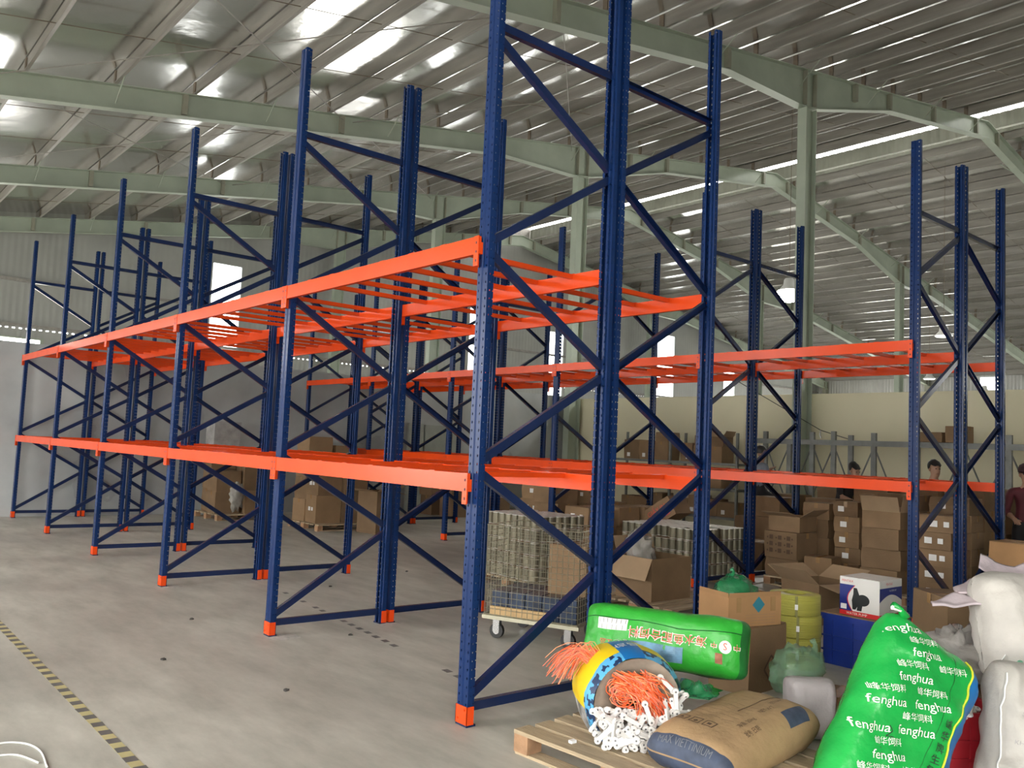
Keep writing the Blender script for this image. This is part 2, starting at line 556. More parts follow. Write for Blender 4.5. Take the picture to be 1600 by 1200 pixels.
# ---------------------------------------------------------------- portal frames
XC1, XC2 = 13.6, 33.1
FW = 0.22                                     # flange width
def ibeam(mb, a, b, da, db, y, mi=0):
    """I-section in the plane y: top edge from a to b (x, z), depth da at a and db at b."""
    (xa, za), (xb, zb_) = a, b
    t, tw = 0.018, 0.012
    def slab(p, q, h0, h1, hw):               # vertical-sided strip between depths h0..h1
        vs_ = []
        for (x, z, d0, d1) in ((p[0], p[1], h0[0], h1[0]), (q[0], q[1], h0[1], h1[1])):
            vs_ += [(x, y - hw, z - d0), (x, y + hw, z - d0), (x, y + hw, z - d1), (x, y - hw, z - d1)]
        mb.add(vs_, [(0, 1, 5, 4), (1, 2, 6, 5), (2, 3, 7, 6), (3, 0, 4, 7), (3, 2, 1, 0), (4, 5, 6, 7)], mi)
    slab(a, b, (0, 0), (t, t), FW / 2)
    slab(a, b, (t, t), (da - t, db - t), tw / 2)
    slab(a, b, (da - t, db - t), (da, db), FW / 2)
def portal(y, label, cols):
    t_ = thing('portal_frame', label, 'steel frame', (0, y, 0), group='portal frames of the hall')
    top = lambda x: zb(x) + RD
    segs = [(X0, 6.0, RD, RD), (6.0, 10.6, RD, RD), (10.6, 13.3, RD, .86), (13.3, 13.9, .86, .86), (13.9, 17.3, .86, .46),
            (17.3, XR, .46, .5)]
    for (xa, xb, d0, d1) in segs:
        m_ = MB()
        ibeam(m_, (xa, top(xa)), (xb, top(xb)), d0, d1, 0)
        m_.build('rafter', SAGE, t_)
        m_ = MB()
        ibeam(m_, (2 * XR - xb, top(xb)), (2 * XR - xa, top(xa)), d1, d0, 0)
        m_.build('rafter', SAGE, t_)
    # columns
    for cx in cols:
        h = top(cx) - .86
        m_ = MB()
        d = 0.42
        for sx in (-1, 1):
            xx = cx + sx * (d / 2)
            m_.box(min(xx, xx - sx * .018), max(xx, xx - sx * .018), -FW / 2, FW / 2, 0.0, h)
        m_.box(cx - d / 2 + .018, cx + d / 2 - .018, -.006, .006, 0.0, h)
        m_.box(cx - d / 2 - .06, cx + d / 2 + .06, -FW / 2 - .04, FW / 2 + .04, 0.0, .025)
        m_.build('column', SAGE, t_)
        for sx in (-1, 1):
            xx = cx + sx * (d / 2 - .01)
            dd = .84
            MB().box(xx - .01, xx + .01, -FW / 2 + .005, FW / 2 - .005, top(cx) - dd, top(cx) - .03).build('stiffener', SAGED, t_)
    # web stiffeners, fly braces and purlin cleats
    for x in (2.4, 5.9, 10.55, 15.6, 17.3, 19.8, 22.6, XR + .8, 27.0, 29.5, 36.0, 40.0):
        dd = 0.44
        MB().box(x - .05, x + .05, -FW / 2 + .005, FW / 2 - .005, top(x) - dd, top(x) - .02).build('stiffener', SAGED, t_)
    for i, x in enumerate(purlin_xs()):
        MB().box(x - .03, x + .03, -.05, .05, top(x), top(x) + PD - .02).build('cleat', RUST, t_)
        if i % 2 == 0:
            d = .44 if x < 10.6 or x > 36 else .5
            for sy in (-1, 1):
                MB().tube([(x, sy * .1, top(x) - d + .06), (x, sy * .6, top(x) + .02)], 0.014, 4).build('fly_brace', SAGE, t_)
    return t_
for i, y in enumerate(FY):
    portal(y, ['sage green steel portal frame over the feed bags and their pallet',
               'sage green steel portal frame whose column stands before the cream wall',
               'sage green steel portal frame whose column stands at the partition corner',
               'sage green steel portal frame just beyond the grey partition',
               'sage green steel portal frame closest to the corrugated end wall'][i],
           [XC1, XC2, X0 + .25, X1 - .25] if i else [XC2, X0 + .25, X1 - .25])
# high-bay lamps
LAMPE = emit('lamp_glow', (1.0, 0.97, 0.92), 40.0)
LAMPD = emit('lamp_glow_soft', (1.0, 0.98, 0.93), 4.0)
SHADE = mat('lamp_shade_white', (0.75, 0.76, 0.74), 0.4)
def lamp(x, y, z, bright, label):
    t_ = thing('pendant_lamp', label, 'lamp', (x, y, z), group='high-bay lamps')
    MB().lathe([(0.10, .34), (0.13, .30), (0.15, .16), (0.3, .0), (0.29, .0), (0.14, .15), (0.09, .3)], 20).build('lamp_shade', SHADE, t_, True)
    (MB().lathe([(0.02, .06), (0.24, .03), (0.32, -.04), (0.29, -.18), (0.17, -.28), (0.02, -.32)], 20) if bright else MB().lathe([(0.02, .03), (0.26, .0), (0.24, -.03), (0.02, -.05)], 20)).build('bulb', LAMPE if bright else LAMPD, t_, True)
    MB().tube([(0, 0, .33), (0, 0, zroof(x) - z - .01)], 0.008, 5).build('cord', RUST, t_)
    if bright:
        l = bpy.data.lights.new('pendant_lamp_light', 'POINT')
        l.energy = 350; l.color = (1, .97, .9); l.shadow_soft_size = .14
        o = bpy.data.objects.new('pendant_lamp_light', l); COL.objects.link(o); o.parent = t_; o.location = (0, 0, -.5)
lamp(17.0, 8.55, 6.15, True, 'brightly glowing high-bay lamp hanging just beyond the cream wall')
lamp(26.1, 8.37, 6.0, False, 'dim white high-bay lamp hanging past the ridge ventilator')
lamp(40.3, 15.07, 6.0, False, 'dim white high-bay lamp hanging near the far side wall')
lamp(48.6, 15.63, 6.0, False, 'dim white high-bay lamp hanging below the square window')
# ================================================================ pallet racks
L, PW, PDP, H = 2.664, 0.10, 0.075, 5.0
GAP0, DEP = 1.106, 2.252                     # inner face of the double post, depth of a back-to-back pair
ZL, ZU, BH = 1.467, 2.906, 0.108
def post_mat():
    m = mat('blue_post_paint', (0.0063, 0.025, 0.1), 0.25, 0, 0.12, 3, spec=0.22)
    nt = m.node_tree
    b = nt.nodes['Principled BSDF']
    tc = [n for n in nt.nodes if n.type == 'TEX_COORD'][0]
    sp = _n(nt, 'ShaderNodeSeparateXYZ')
    nt.links.new(tc.outputs['Object'], sp.inputs[0])
    def M(op, a, b_=None, c=None):
        n = _n(nt, 'ShaderNodeMath', operation=op)
        for i, q in enumerate((a, b_, c)):
            if q is None: continue
            if isinstance(q, (int, float)): n.inputs[i].default_value = q
            else: nt.links.new(q, n.inputs[i])
        return n.outputs[0]
    x, y, z = sp.outputs
    zz = M('MULTIPLY', M('SUBTRACT', M('FRACT', M('DIVIDE', z, 0.05)), 0.5), 0.05)
    yy = M('ABSOLUTE', M('SUBTRACT', y, 0.05))
    def ell(a, ra, rb):
        q = M('POWER', M('ABSOLUTE', M('DIVIDE', a, ra)), 2.0)
        s = M('POWER', M('ABSOLUTE', M('DIVIDE', zz, rb)), 2.0)
        return M('LESS_THAN', M('ADD', q, s), 1.0)
    front = ell(M('SUBTRACT', yy, 0.0335), 0.0048, 0.0088)
    side = M('MULTIPLY', ell(M('SUBTRACT', x, 0.021), 0.0036, 0.0052), M('GREATER_THAN', yy, 0.045))
    hole = M('MAXIMUM', front, side)
    hole = M('MULTIPLY', hole, M('GREATER_THAN', z, 0.12))
    nt.links.new(M('SUBTRACT', 1.0, hole), b.inputs['Alpha'])
    return m
BLUE = post_mat()
def post_mesh():
    path = [(.058, .032), (.058, .012), (.042, .012), (.037, .0), (.0, .0), (.0, .038), (.007, .044), (.007, .056),
            (.0, .062), (.0, .1), (.037, .1), (.042, .088), (.058, .088), (.058, .068)]
    t = 0.0025
    inner = []
    n = len(path)
    for i, p in enumerate(path):
        a = Vector(path[max(i - 1, 0)]); c = Vector(path[min(i + 1, n - 1)]); q = Vector(p)
        d1 = (q - a).normalized() if i else (c - q).normalized()
        d2 = (c - q).normalized() if i < n - 1 else d1
        n1 = Vector((d1.y, -d1.x)); n2 = Vector((d2.y, -d2.x))
        m_ = (n1 + n2).normalized()
        k = t / max(0.35, m_.dot(n1))
        inner.append((q.x + m_.x * k, q.y + m_.y * k))
    prof = path + inner[::-1]
    N = len(prof)
    vs_ = [(a, b, 0.012) for a, b in prof] + [(a, b, H) for a, b in prof]
    fs = [(i, (i + 1) % N, N + (i + 1) % N, N + i) for i in range(N)]
    for base in (0, N):
        for i in range(n - 1):
            fs.append((base + i, base + i + 1, base + N - 2 - i, base + N - 1 - i))
    w = MB().add(vs_, fs)
    me = w.build('post', BLUE, mesh_only=True)
    bm = bmesh.new(); bm.from_mesh(me); bmesh.ops.recalc_face_normals(bm, faces=bm.faces); bm.to_mesh(me); bm.free()
    return me
POST = post_mesh()
BASE = MB().box(-.004, .062, -.004, .104, 0, .012).build('base_plate', BLUEB, mesh_only=True)
g_ = MB()
g_.box(-.006, 0, -.006, .106, .012, .115).box(-.006, .045, -.006, 0, .012, .115).box(-.006, .045, .1, .106, .012, .115)
g_.tube([(-.012, .02, .095), (-.005, .02, .095)], .006, 6).tube([(-.012, .08, .04), (-.005, .08, .04)], .006, 6)
GUARD = g_.build('foot_guard', ORANGE, mesh_only=True)
def brace_mesh(xa, za, xb, zb_, name='brace', y=.05):
    w = MB()
    a, b = Vector((xa, y, za)), Vector((xb, y, zb_))
    d = (b - a).normalized()
    side = Vector((0, 1, 0))
    upv = d.cross(side).normalized()
    h, wd, t = .026, .019, .003
    prof = [(-wd, -h), (wd, -h), (wd, -h + t), (-wd + t, -h + t), (-wd + t, h - t), (wd, h - t), (wd, h), (-wd, h)]
    w.prism(prof, a, b, side, upv)
    me = w.build(name, BLUEB, mesh_only=True)
    bm = bmesh.new(); bm.from_mesh(me); bmesh.ops.recalc_face_normals(bm, faces=bm.faces); bm.to_mesh(me); bm.free()
    return me
XI, XO = 0.042, GAP0 - 0.042
nodes = [(XI, .12), (XO, .83), (XI, 1.50), (XO, 2.16), (XI, 2.84), (XO, 3.54), (XI, 4.20)]
def brace_set(flip):
    fx = (lambda x: XI + XO - x) if flip else (lambda x: x)
    out = [brace_mesh(XI, .105, XO, .105)]
    for i in range(6):
        (xa, za), (xb, zb_) = nodes[i], nodes[i + 1]
        out.append(brace_mesh(fx(xa), za + .045, fx(xb), zb_ - .045 + .02))
    out.append(brace_mesh(XI, 4.25, XO, 4.25))
    return out
BR_A, BR_B = brace_set(False), brace_set(True)
# beam: box section with a step for the cross bars
bw = .034
BEAM = MB().prism([(0, 0), (bw, 0), (bw, BH - .035), (bw - .014, BH - .035), (bw - .014, BH), (0, BH)],
                  (0, .004, 0), (0, L - .004, 0), (1, 0, 0), (0, 0, 1)).build('beam', ORANGE, mesh_only=True)
bn = .0145
BEAMI = MB().prism([(0, 0), (bn, 0), (bn, BH), (0, BH)], (0, .004, 0), (0, L - .004, 0), (1, 0, 0), (0, 0, 1)).build('beam', ORANGE, mesh_only=True)
CONNI = MB().box(-.0015, bn, -.045, 0, -.075, BH + .002).build('end_connector', ORANGE, mesh_only=True)
c_ = MB()
c_.box(-.004, .003, -.045, 0, -.075, BH + .002).box(-.004, .04, -.004, .0, -.075, BH + .002)
CONN = c_.build('end_connector', ORANGE, mesh_only=True)
SLOT = mat('connector_slot_dark', (0.02, 0.015, 0.02), 0.6)
s_ = MB()
for z in (-.05, 0.005, .06):
    s_.box(-.0055, -.0035, -.03, -.02, z, z + .016)
SLOTS = s_.build('slot', SLOT, mesh_only=True)
xb0, xb1 = -bw + .024, GAP0 + .0015
b_ = MB()
b_.box(xb0, xb1, -.017, .017, -.034, 0)
b_.box(-bw - .002, xb0, -.03, .03, 0.0, .004).box(xb1, GAP0 + bn + .002, -.03, .03, 0.0, .004)
BAR = b_.build('crossbar', ORANGE, mesh_only=True)

def make_rack(label, BR, cat='pallet rack'):
    t = thing('pallet_rack', label, cat, group='blue and orange pallet racks')
    for i in range(6):
        y = i * L
        for s in (0, 1):
            p = link('post', POST, t, (0, y, 0) if s == 0 else (GAP0, y + PW, 0), 0 if s == 0 else math.pi)
            link('base_plate', BASE, p)
            link('foot_guard', GUARD, p)
        for me in BR:
            link('brace', me, t, (0, y, 0))
    for z in (ZL, ZU):
        for i in range(5):
            y = i * L + .05
            bf = link('beam', BEAM, t, (-bw - .004, y, z - BH))
            br = link('beam', BEAMI, t, (GAP0 + bn + .002, y + L, z - BH), math.pi)
            for b in (bf, br):
                cme = CONN if b is bf else CONNI
                link('end_connector', cme, b, (0, .046, 0))
                link('end_connector', cme, b, (0, L - .0015, 0))
                if b is br: continue
                for q in (.046, L - .0015):
                    tag(link('slot_row', SLOTS, b, (0, q, 0)), kind='stuff')
            for k in range(6):
                yy = y + .38 + k * .37
                link('crossbar', BAR, t, (0, yy, z))
    return t
rackA = make_rack('blue and orange pallet rack beside the empty floor with striped tape', BR_A)
rackB = make_rack('blue and orange pallet rack behind the blue crate and water pump box', BR_B)
rackB.location = (5.543, -0.083, 0)
def place_rack(src, x, y, turned, label):
    r = dup(src, (x, y, 0) if not turned else (x + DEP, y + 5 * L + PW, 0), math.pi if turned else 0, label)
    return r
place_rack(rackA, 0, 0, True, 'blue and orange pallet rack with the wire cage standing under it')
place_rack(rackB, 5.543, -0.083, True, 'blue and orange pallet rack above the stacked cartons with paper labels')
# ================================================================ helpers for goods
_TXT = {}
def text2d(body, size):
    """Lettering as flat triangles: returns (verts2d, faces), centred on the origin."""
    k = (body, size)
    if k in _TXT:
        return _TXT[k]
    cu = bpy.data.curves.new('lettering', 'FONT')
    cu.body = body
    cu.size = size
    cu.align_x = 'CENTER'
    cu.align_y = 'CENTER'
    cu.resolution_u = 2
    ob = bpy.data.objects.new('lettering', cu)
    COL.objects.link(ob)
    dg = bpy.context.evaluated_depsgraph_get()
    me = bpy.data.meshes.new_from_object(ob.evaluated_get(dg))
    bm = bmesh.new()
    bm.from_mesh(me)
    es = [e for e in bm.edges if e.calc_length() > size * 0.35]
    if es:
        bmesh.ops.subdivide_edges(bm, edges=es, cuts=2)
        bmesh.ops.triangulate(bm, faces=bm.faces)
    vs_ = [(v.co.x, v.co.y) for v in bm.verts]
    bm.verts.index_update()
    fs = [tuple(v.index for v in f.verts) for f in bm.faces]
    bm.free()
    bpy.data.objects.remove(ob)
    bpy.data.curves.remove(cu)
    bpy.data.meshes.remove(me)
    _TXT[k] = (vs_, fs)
    return _TXT[k]

def flat_text(body, size, origin, ax, ay, m_, parent, name='printed_text', rot=0.0, lift=0.0015):
    """Printed lettering on a flat face: origin plus axes ax (right) and ay (up)."""
    vs_, fs = text2d(body, size)
    o, ax, ay = Vector(origin), Vector(ax), Vector(ay)
    n = ax.cross(ay).normalized()
    c, s = math.cos(rot), math.sin(rot)
    w = MB().add([o + ax * (x * c - y * s) + ay * (x * s + y * c) + n * lift for x, y in vs_], fs)
    return w.build(name, m_, parent)

# ---------------------------------------------------------------- cartons
def crumple(vs_, amp, seed):
    r = random.Random(seed)
    return [(x + r.uniform(-amp, amp), y + r.uniform(-amp, amp), z + (r.uniform(-amp, amp) if z > 0.01 else 0)) for x, y, z in vs_]
def carton(loc, size, rotz, label, group=None, flaps=None, m_=None, paper=None, tape=True, seed=0, name='carton'):
    """Closed carton (flaps None) or open carton (flaps = four opening angles -x,+x,-y,+y in degrees)."""
    sx, sy, sz = size
    m_ = m_ or CARD
    t = thing(name, label, 'box', loc, rotz, group)
    hx, hy, th = sx / 2, sy / 2, 0.006
    if flaps is None:
        w = MB()
        a = min(.006, sx * .02)
        pts = [(-hx, -hy, 0), (hx, -hy, 0), (hx, hy, 0), (-hx, hy, 0)]
        bul = .004 + .004 * random.Random(seed).random()
        mid = [(-hx - bul, -hy - bul, sz / 2), (hx + bul, -hy - bul, sz / 2), (hx + bul, hy + bul, sz / 2), (-hx - bul, hy + bul, sz / 2)]
        top = [(-hx, -hy, sz - .006), (hx, -hy, sz - .006), (hx, hy, sz - .006), (-hx, hy, sz - .006)]
        vs_ = crumple(pts + mid + top, .004, seed)
        fs = [(3, 2, 1, 0), (8, 9, 10, 11)]
        for b in (0, 4):
            fs += [(b + i, b + (i + 1) % 4, b + 4 + (i + 1) % 4, b + 4 + i) for i in range(4)]
        w.add(vs_, fs).build('body', m_, t)
        g_ = .002
        if sx >= sy:
            MB().box(-hx, hx, -hy, -g_, sz - .006, sz).build('flap', m_, t)
            MB().box(-hx, hx, g_, hy, sz - .006, sz).build('flap', m_, t)
            if tape:
                MB().box(-hx - .008, hx + .008, -.025, .025, sz, sz + .001).box(-hx - .009, -hx - .007, -.025, .025, sz - .07, sz).box(hx + .007, hx + .009, -.025, .025, sz - .07, sz).build('tape', TAPE, t)
        else:
            MB().box(-hx, -g_, -hy, hy, sz - .006, sz).build('flap', m_, t)
            MB().box(g_, hx, -hy, hy, sz - .006, sz).build('flap', m_, t)
            if tape:
                MB().box(-.025, .025, -hy - .008, hy + .008, sz, sz + .001).box(-.025, .025, -hy - .009, -hy - .007, sz - .07, sz).box(-.025, .025, hy + .007, hy + .009, sz - .07, sz).build('tape', TAPE, t)
    else:
        w = MB()
        w.box(-hx, hx, -hy, hy, 0, th, 0)
        w.box(-hx, -hx + th, -hy, hy, th, sz).box(hx - th, hx, -hy, hy, th, sz)
        w.box(-hx + th, hx - th, -hy, -hy + th, th, sz).box(-hx + th, hx - th, hy - th, hy, th, sz)
        w.build('body', m_, t)
        for k, ang in enumerate(flaps):
            if ang is None:
                continue
            fl = (min(sx, sy) * 0.48) if not isinstance(ang, tuple) else ang[1]
            an = math.radians(ang if not isinstance(ang, tuple) else ang[0])
            # angle from straight up: 90 = out horizontal, 180 = hanging down
            d = Vector((math.sin(an), 0, math.cos(an)))
            M = Matrix.Rotation([math.pi, 0, -math.pi / 2, math.pi / 2][k], 4, 'Z')
            off = hx if k < 2 else hy
            hw = (hy if k < 2 else hx) - .004
            o0 = Vector((off - (.003 if an < 1.8 else -.001), 0, sz))
            nrm = Vector((d.z, 0, -d.x)) * .004
            vs_ = []
            for b in (o0, o0 + d * fl):
                for yy in (-hw, hw):
                    for q in (0, 1):
                        ins = 0 if b is o0 else .012
                        vs_.append(M @ (b + Vector((0, yy * (1 - ins), 0)) + nrm * q))
            MB().add(vs_, [(0, 2, 3, 1), (4, 5, 7, 6), (0, 1, 5, 4), (2, 6, 7, 3), (0, 4, 6, 2), (1, 3, 7, 5)]).build('flap', CARDIN if m_ is not CARDL else CARDL, t)
    for p in (paper or []):
        face, u, v, pw, ph = p
        if face == '-x':
            MB().box(-hx - .0165, -hx - .0135, u - pw / 2, u + pw / 2, v - ph / 2, v + ph / 2).build('paper_label', WHITEP, t)
        else:
            MB().box(u - pw / 2, u + pw / 2, -hy - .0165, -hy - .0135, v - ph / 2, v + ph / 2).build('paper_label', WHITEP, t)
    return t

def pallet(loc, lx, ly, rotz, label, h=0.13, n=7, group=None):
    """Wooden pallet: deck boards along local x, three bearers of blocks, base boards."""
    t = thing('wooden_pallet', label, 'pallet', loc, rotz, group)
    bw_ = ly / (n + (n - 1) * 0.35)
    for i in range(n):
        y0 = -ly / 2 + i * bw_ * 1.35
        j = rnd.uniform(-.012, .012)
        MB().box(-lx / 2 + j, lx / 2 + j, y0, y0 + bw_, h - .02, h + rnd.uniform(-.001, .001)).build('deck_board', WOOD, t)
    for x in (-lx / 2 + .05, 0, lx / 2 - .05):
        for y in (-ly / 2 + .06, 0, ly / 2 - .06):
            MB().box(x - .05, x + .05, y - .055, y + .055, .016, h - .021).build('block', WOODB, t)
    for y in (-ly / 2 + .06, 0, ly / 2 - .06):
        MB().box(-lx / 2, lx / 2, y - .045, y + .045, 0, .0155).build('base_board', WOOD, t)
    return t

# ---------------------------------------------------------------- sacks
class Sack:
    def __init__(self, name, label, W, Ln, T, center, ax, ay, mats, fn=None, zmin=None, wr=0.01, seed=1, cat='sack',
                 pinch=0.0, nv=40, nu=22, flatp=3.0, smooth=True, taper=0.0, fine=0.004):
        self.W, self.L, self.T, self.seed, self.wr, self.pinch, self.flatp = W, Ln, T, seed, wr, pinch, flatp
        self.zmin, self.taper, self.fine = zmin, taper, fine
        ax = Vector(ax).normalized()
        ay = Vector(ay)
        ay = (ay - ax * ay.dot(ax)).normalized()
        az = ax.cross(ay)
        self.M = Matrix(((ax.x, ay.x, az.x, center[0]), (ax.y, ay.y, az.y, center[1]), (ax.z, ay.z, az.z, center[2]), (0, 0, 0, 1)))
        self.az = az
        base = Vector(center)
        self.t = thing(name, label, cat, (0, 0, 0))
        w = MB()
        ring = []
        for k in range(nu + 1):
            ring.append((-math.cos(math.pi * k / nu), 1))
        for k in range(nu - 1, 0, -1):
            ring.append((-math.cos(math.pi * k / nu), -1))
        N = len(ring)
        vs_ = []
        for j in range(nv + 1):
            s = -1 + 2 * j / nv
            v = math.copysign(1 - (1 - abs(s)) ** 1.35, s)
            for (u, sd) in ring:
                vs_.append(self.P(u, v, sd))
        fs, mi = [], []
        for j in range(nv):
            s = -1 + 2 * (j + .5) / nv
            v = math.copysign(1 - (1 - abs(s)) ** 1.35, s)
            for k in range(N):
                fs.append((j * N + k, j * N + (k + 1) % N, (j + 1) * N + (k + 1) % N, (j + 1) * N + k))
                u = (ring[k][0] + ring[(k + 1) % N][0]) / 2
                sd = ring[k][1] if abs(ring[k][0]) < 1 else ring[(k + 1) % N][1]
                mi.append(fn(u, v, sd) if fn else 0)
        fs += [tuple(range(N)), tuple(range(nv * N + N - 1, nv * N - 1, -1))]
        mi += [0, 0]
        w.add(vs_, fs)
        w.m = mi
        self.body = w.build('sack_body', mats, self.t, smooth)
        bm = bmesh.new(); bm.from_mesh(self.body.data); bmesh.ops.recalc_face_normals(bm, faces=bm.faces); bm.to_mesh(self.body.data); bm.free()
    def local(self, u, v, sd):
        e = max(0.0, 1 - abs(u) ** self.flatp) * max(0.0, 1 - abs(v) ** 5)
        h = self.T / 2 * math.sqrt(e) + .004
        x = u * self.W / 2 * (1 - .05 * (1 - v * v) - self.pinch * max(0, v) ** 3 - self.taper * v)
        y = v * self.L / 2 * (1 - .04 * (1 - u * u) * abs(v))
        q = Vector((x * 5, y * 5, sd * 3 + self.seed * 7.3))
        wv = noise.noise(q) * self.wr + noise.noise(q * 2.7) * self.wr * .6
        q2 = Vector((x * 26, y * 9, self.seed * 3.1 + sd))
        wv += noise.noise(q2) * self.fine * (0.4 + abs(v)) + (abs(noise.noise(q * 1.7)) - .25) * self.wr * .6
        x *= 1 - .10 * abs(v) ** 7
        y *= 1 - .09 * abs(u) ** 7
        z = sd * (h + wv * min(1, e * 3))
        return Vector((x + noise.noise(q + Vector((3, 1, 9))) * self.wr * .5, y, z))
    def P(self, u, v, sd, lift=0.0):
        p = self.local(u, v, sd)
        p.z += sd * lift
        p = self.M @ p
        if self.zmin is not None and p.z < self.zmin:
            p.z = self.zmin + (p.z - self.zmin) * .02
        return p
    def text(self, body, size, cx, cy, m_, sd=1, rot=0.0, name='printed_text', lift=.004, sxy=(1, 1)):
        vs_, fs = text2d(body, size)
        c, s = math.cos(rot), math.sin(rot)
        out = []
        for x, y in vs_:
            x, y = x * sxy[0], y * sxy[1]
            X_, Y_ = cx + x * c - y * s, cy + x * s + y * c
            u = max(-.98, min(.98, X_ / (self.W / 2)))
            v = max(-.98, min(.98, Y_ / (self.L / 2)))
            out.append(self.P(u, v, sd, lift))
        return MB().add(out, fs).build(name, m_, self.t)
    def patch(self, u0, u1, v0, v1, m_, sd=1, n=8, lift=.003, name='printed_panel', shear=0.0):
        vs_, fs = [], []
        for j in range(n + 1):
            for i in range(n + 1):
                u = u0 + (u1 - u0) * i / n
                v = v0 + (v1 - v0) * j / n + shear * (u - u0)
                vs_.append(self.P(u, v, sd, lift))
        for j in range(n):
            for i in range(n):
                a = j * (n + 1) + i
                fs.append((a, a + 1, a + n + 2, a + n + 1))
        return MB().add(vs_, fs).build(name, m_, self.t)
    def line(self, pts, r, m_, sd=1, name='seam', lift=.002, n=40):
        out = []
        for k in range(n + 1):
            q = k / n * (len(pts) - 1)
            i = min(int(q), len(pts) - 2)
            f_ = q - i
            u = pts[i][0] * (1 - f_) + pts[i + 1][0] * f_
            v = pts[i][1] * (1 - f_) + pts[i + 1][1] * f_
            out.append(self.P(u, v, sd, lift))
        return MB().tube(out, r, 5).build(name, m_, self.t)

def blob(c, rad, amp, seed, zmin=None, nu=26, nv=16, freq=4.0, power=1.0, crease=0.0):
    """Closed lumpy surface about c."""
    w = MB()
    vs_, fs = [], []
    for j in range(nv + 1):
        ph = math.pi * j / nv
        for i in range(nu):
            th = 2 * math.pi * i / nu
            d = Vector((math.sin(ph) * math.cos(th), math.sin(ph) * math.sin(th), math.cos(ph)))
            d = Vector([math.copysign(abs(q) ** power, q) for q in d])
            k = 1 + amp * noise.noise(d * freq * .6 + Vector((seed * 5.1, 0, 0))) + amp * .6 * noise.noise(d * freq * 1.6 + Vector((0, seed * 3.3, 0)))
            k += crease * (abs(noise.noise(d * freq * 1.2 + Vector((seed, seed, 0)))) - .2)
            p = Vector((c[0] + d.x * rad[0] * k, c[1] + d.y * rad[1] * k, c[2] + d.z * rad[2] * k))
            if zmin is not None and p.z < zmin:
                p.z = zmin + (p.z - zmin) * .02
            vs_.append(p)
    for j in range(nv):
        for i in range(nu):
            fs.append((j * nu + i, (j + 1) * nu + i, (j + 1) * nu + (i + 1) % nu, j * nu + (i + 1) % nu))
    return w.add(vs_, fs)

def film_mat(name, color, opac, rough=0.15):
    """Thin crinkled plastic film."""
    m = mat(name, color, rough, 0, 0.15, 8, bump=0.8, bscale=14, spec=0.7)
    m.node_tree.nodes['Principled BSDF'].inputs['Alpha'].default_value = opac
    return m
FILMG = film_mat('green_plastic_film', (0.02, 0.2, 0.075), 0.86)
FILMP = film_mat('pale_green_film', (0.2, 0.36, 0.22), 0.55)
FILMC = film_mat('clear_grey_film', (0.36, 0.34, 0.32), 0.75)
GREENS = mat('green_woven_plastic', (0.03, 0.36, 0.035), 0.35, 0, 0.18, 5, bump=0.25, bscale=25)
GREEN2 = mat('green_printed_plastic', (0.012, 0.36, 0.06), 0.27, 0, 0.14, 5, bump=0.3, bscale=18)
GREEND = mat('dark_green_end', (0.012, 0.13, 0.025), 0.4, 0, 0.2, 8)
BLUES = mat('blue_sack_edge', (0.012, 0.14, 0.38), 0.45, 0, 0.12, 8)
REDI = mat('red_ink', (0.7, 0.09, 0.06), 0.5)
WHITEI = mat('white_ink', (0.8, 0.84, 0.78), 0.5)
YELI = mat('yellow_ink', (0.72, 0.75, 0.05), 0.5)
PAPER = mat('brown_kraft_paper', (0.36, 0.235, 0.12), 0.75, 0, 0.12, 6, bump=0.25, bscale=30)
NAVY = mat('navy_print', (0.045, 0.06, 0.1), 0.65, 0, 0.3, 14)
WHITES = mat('white_woven_sack', (0.5, 0.475, 0.435), 0.6, 0, 0.1, 6, bump=1.0, bscale=7)
PINKW = mat('pinkish_white_sack', (0.6, 0.55, 0.56), 0.65, 0, 0.06, 8, bump=0.3, bscale=30)
# ================================================================ foreground goods
ZP = 0.13
pallet((0.52, -1.08, 0), 1.3, 1.04, math.radians(90 + 4), 'weathered wooden pallet under the feed bags', h=ZP, n=7)
def chip(x, y, z):
    return MB().box(x - .018, x + .018, y - .012, y + .012, z, z + .014)
tag(chip(0.07, -.8, ZP + .001).build('wood_chip', WHITEP), 'small pale wood chip lying on the front deck board', 'debris')

# green feed bag lying on its side across the others
def gfn(u, v, sd):
    return 1 if (v > .93 or u < -.985) else 0
gx = Vector((0.42, -0.90, -0.05)).normalized()
gup = Vector((0.30, 0.14, 0.92))
G = Sack('feed_bag', 'green feed bag lying on its side with red lettering upside down', 0.36, 1.02, 0.27, (0.98, -0.64, 0.52),
         gup, gx, [GREENS, GREEND], gfn, zmin=ZP + .01, wr=.022, seed=3, flatp=4.0, fine=.007)
GS = -1 if G.az.dot(CAM - Vector((0.9, -.6, .4))) < 0 else 1
# lettering reads upside down from the camera
def gtext(s, size, lx, ly, m_, lift=.004):
    flip = -math.pi / 2 if GS > 0 else math.pi / 2
    return G.text(s, size, ly, lx, m_, GS, rot=flip, lift=lift, sxy=(1, 1) if GS > 0 else (-1, 1))
for k, ch in enumerate('料饲合配鱼水海'):
    gtext(ch, .078, -.16 + k * .068, .005, WHITEI, .0035)
    gtext(ch, .066, -.16 + k * .068, .005, REDI, .0055)
for lx in (.325, .455):
    gtext('中', .045, lx, -.005, WHITEI, .0035)
    gtext('中', .036, lx, -.005, REDI, .0055)
gtext('●', .095, .39, -.005, WHITEI, .0035)
gtext('S', .055, .39, -.005, REDI, .0055)
G.patch(.02, .38, -.78, -.40, WHITEP, GS, name='printed_label')
gtext('丨丨丨丨丨丨丨', .028, -.3, .055, INK, .005)
gtext('丨 丨丨 丨 丨', .028, -.3, .02, INK, .005)
SKYP = mat('printed_lake_scene', (0.12, 0.24, 0.36), 0.4, 0, 0.75, 9, detail=6)
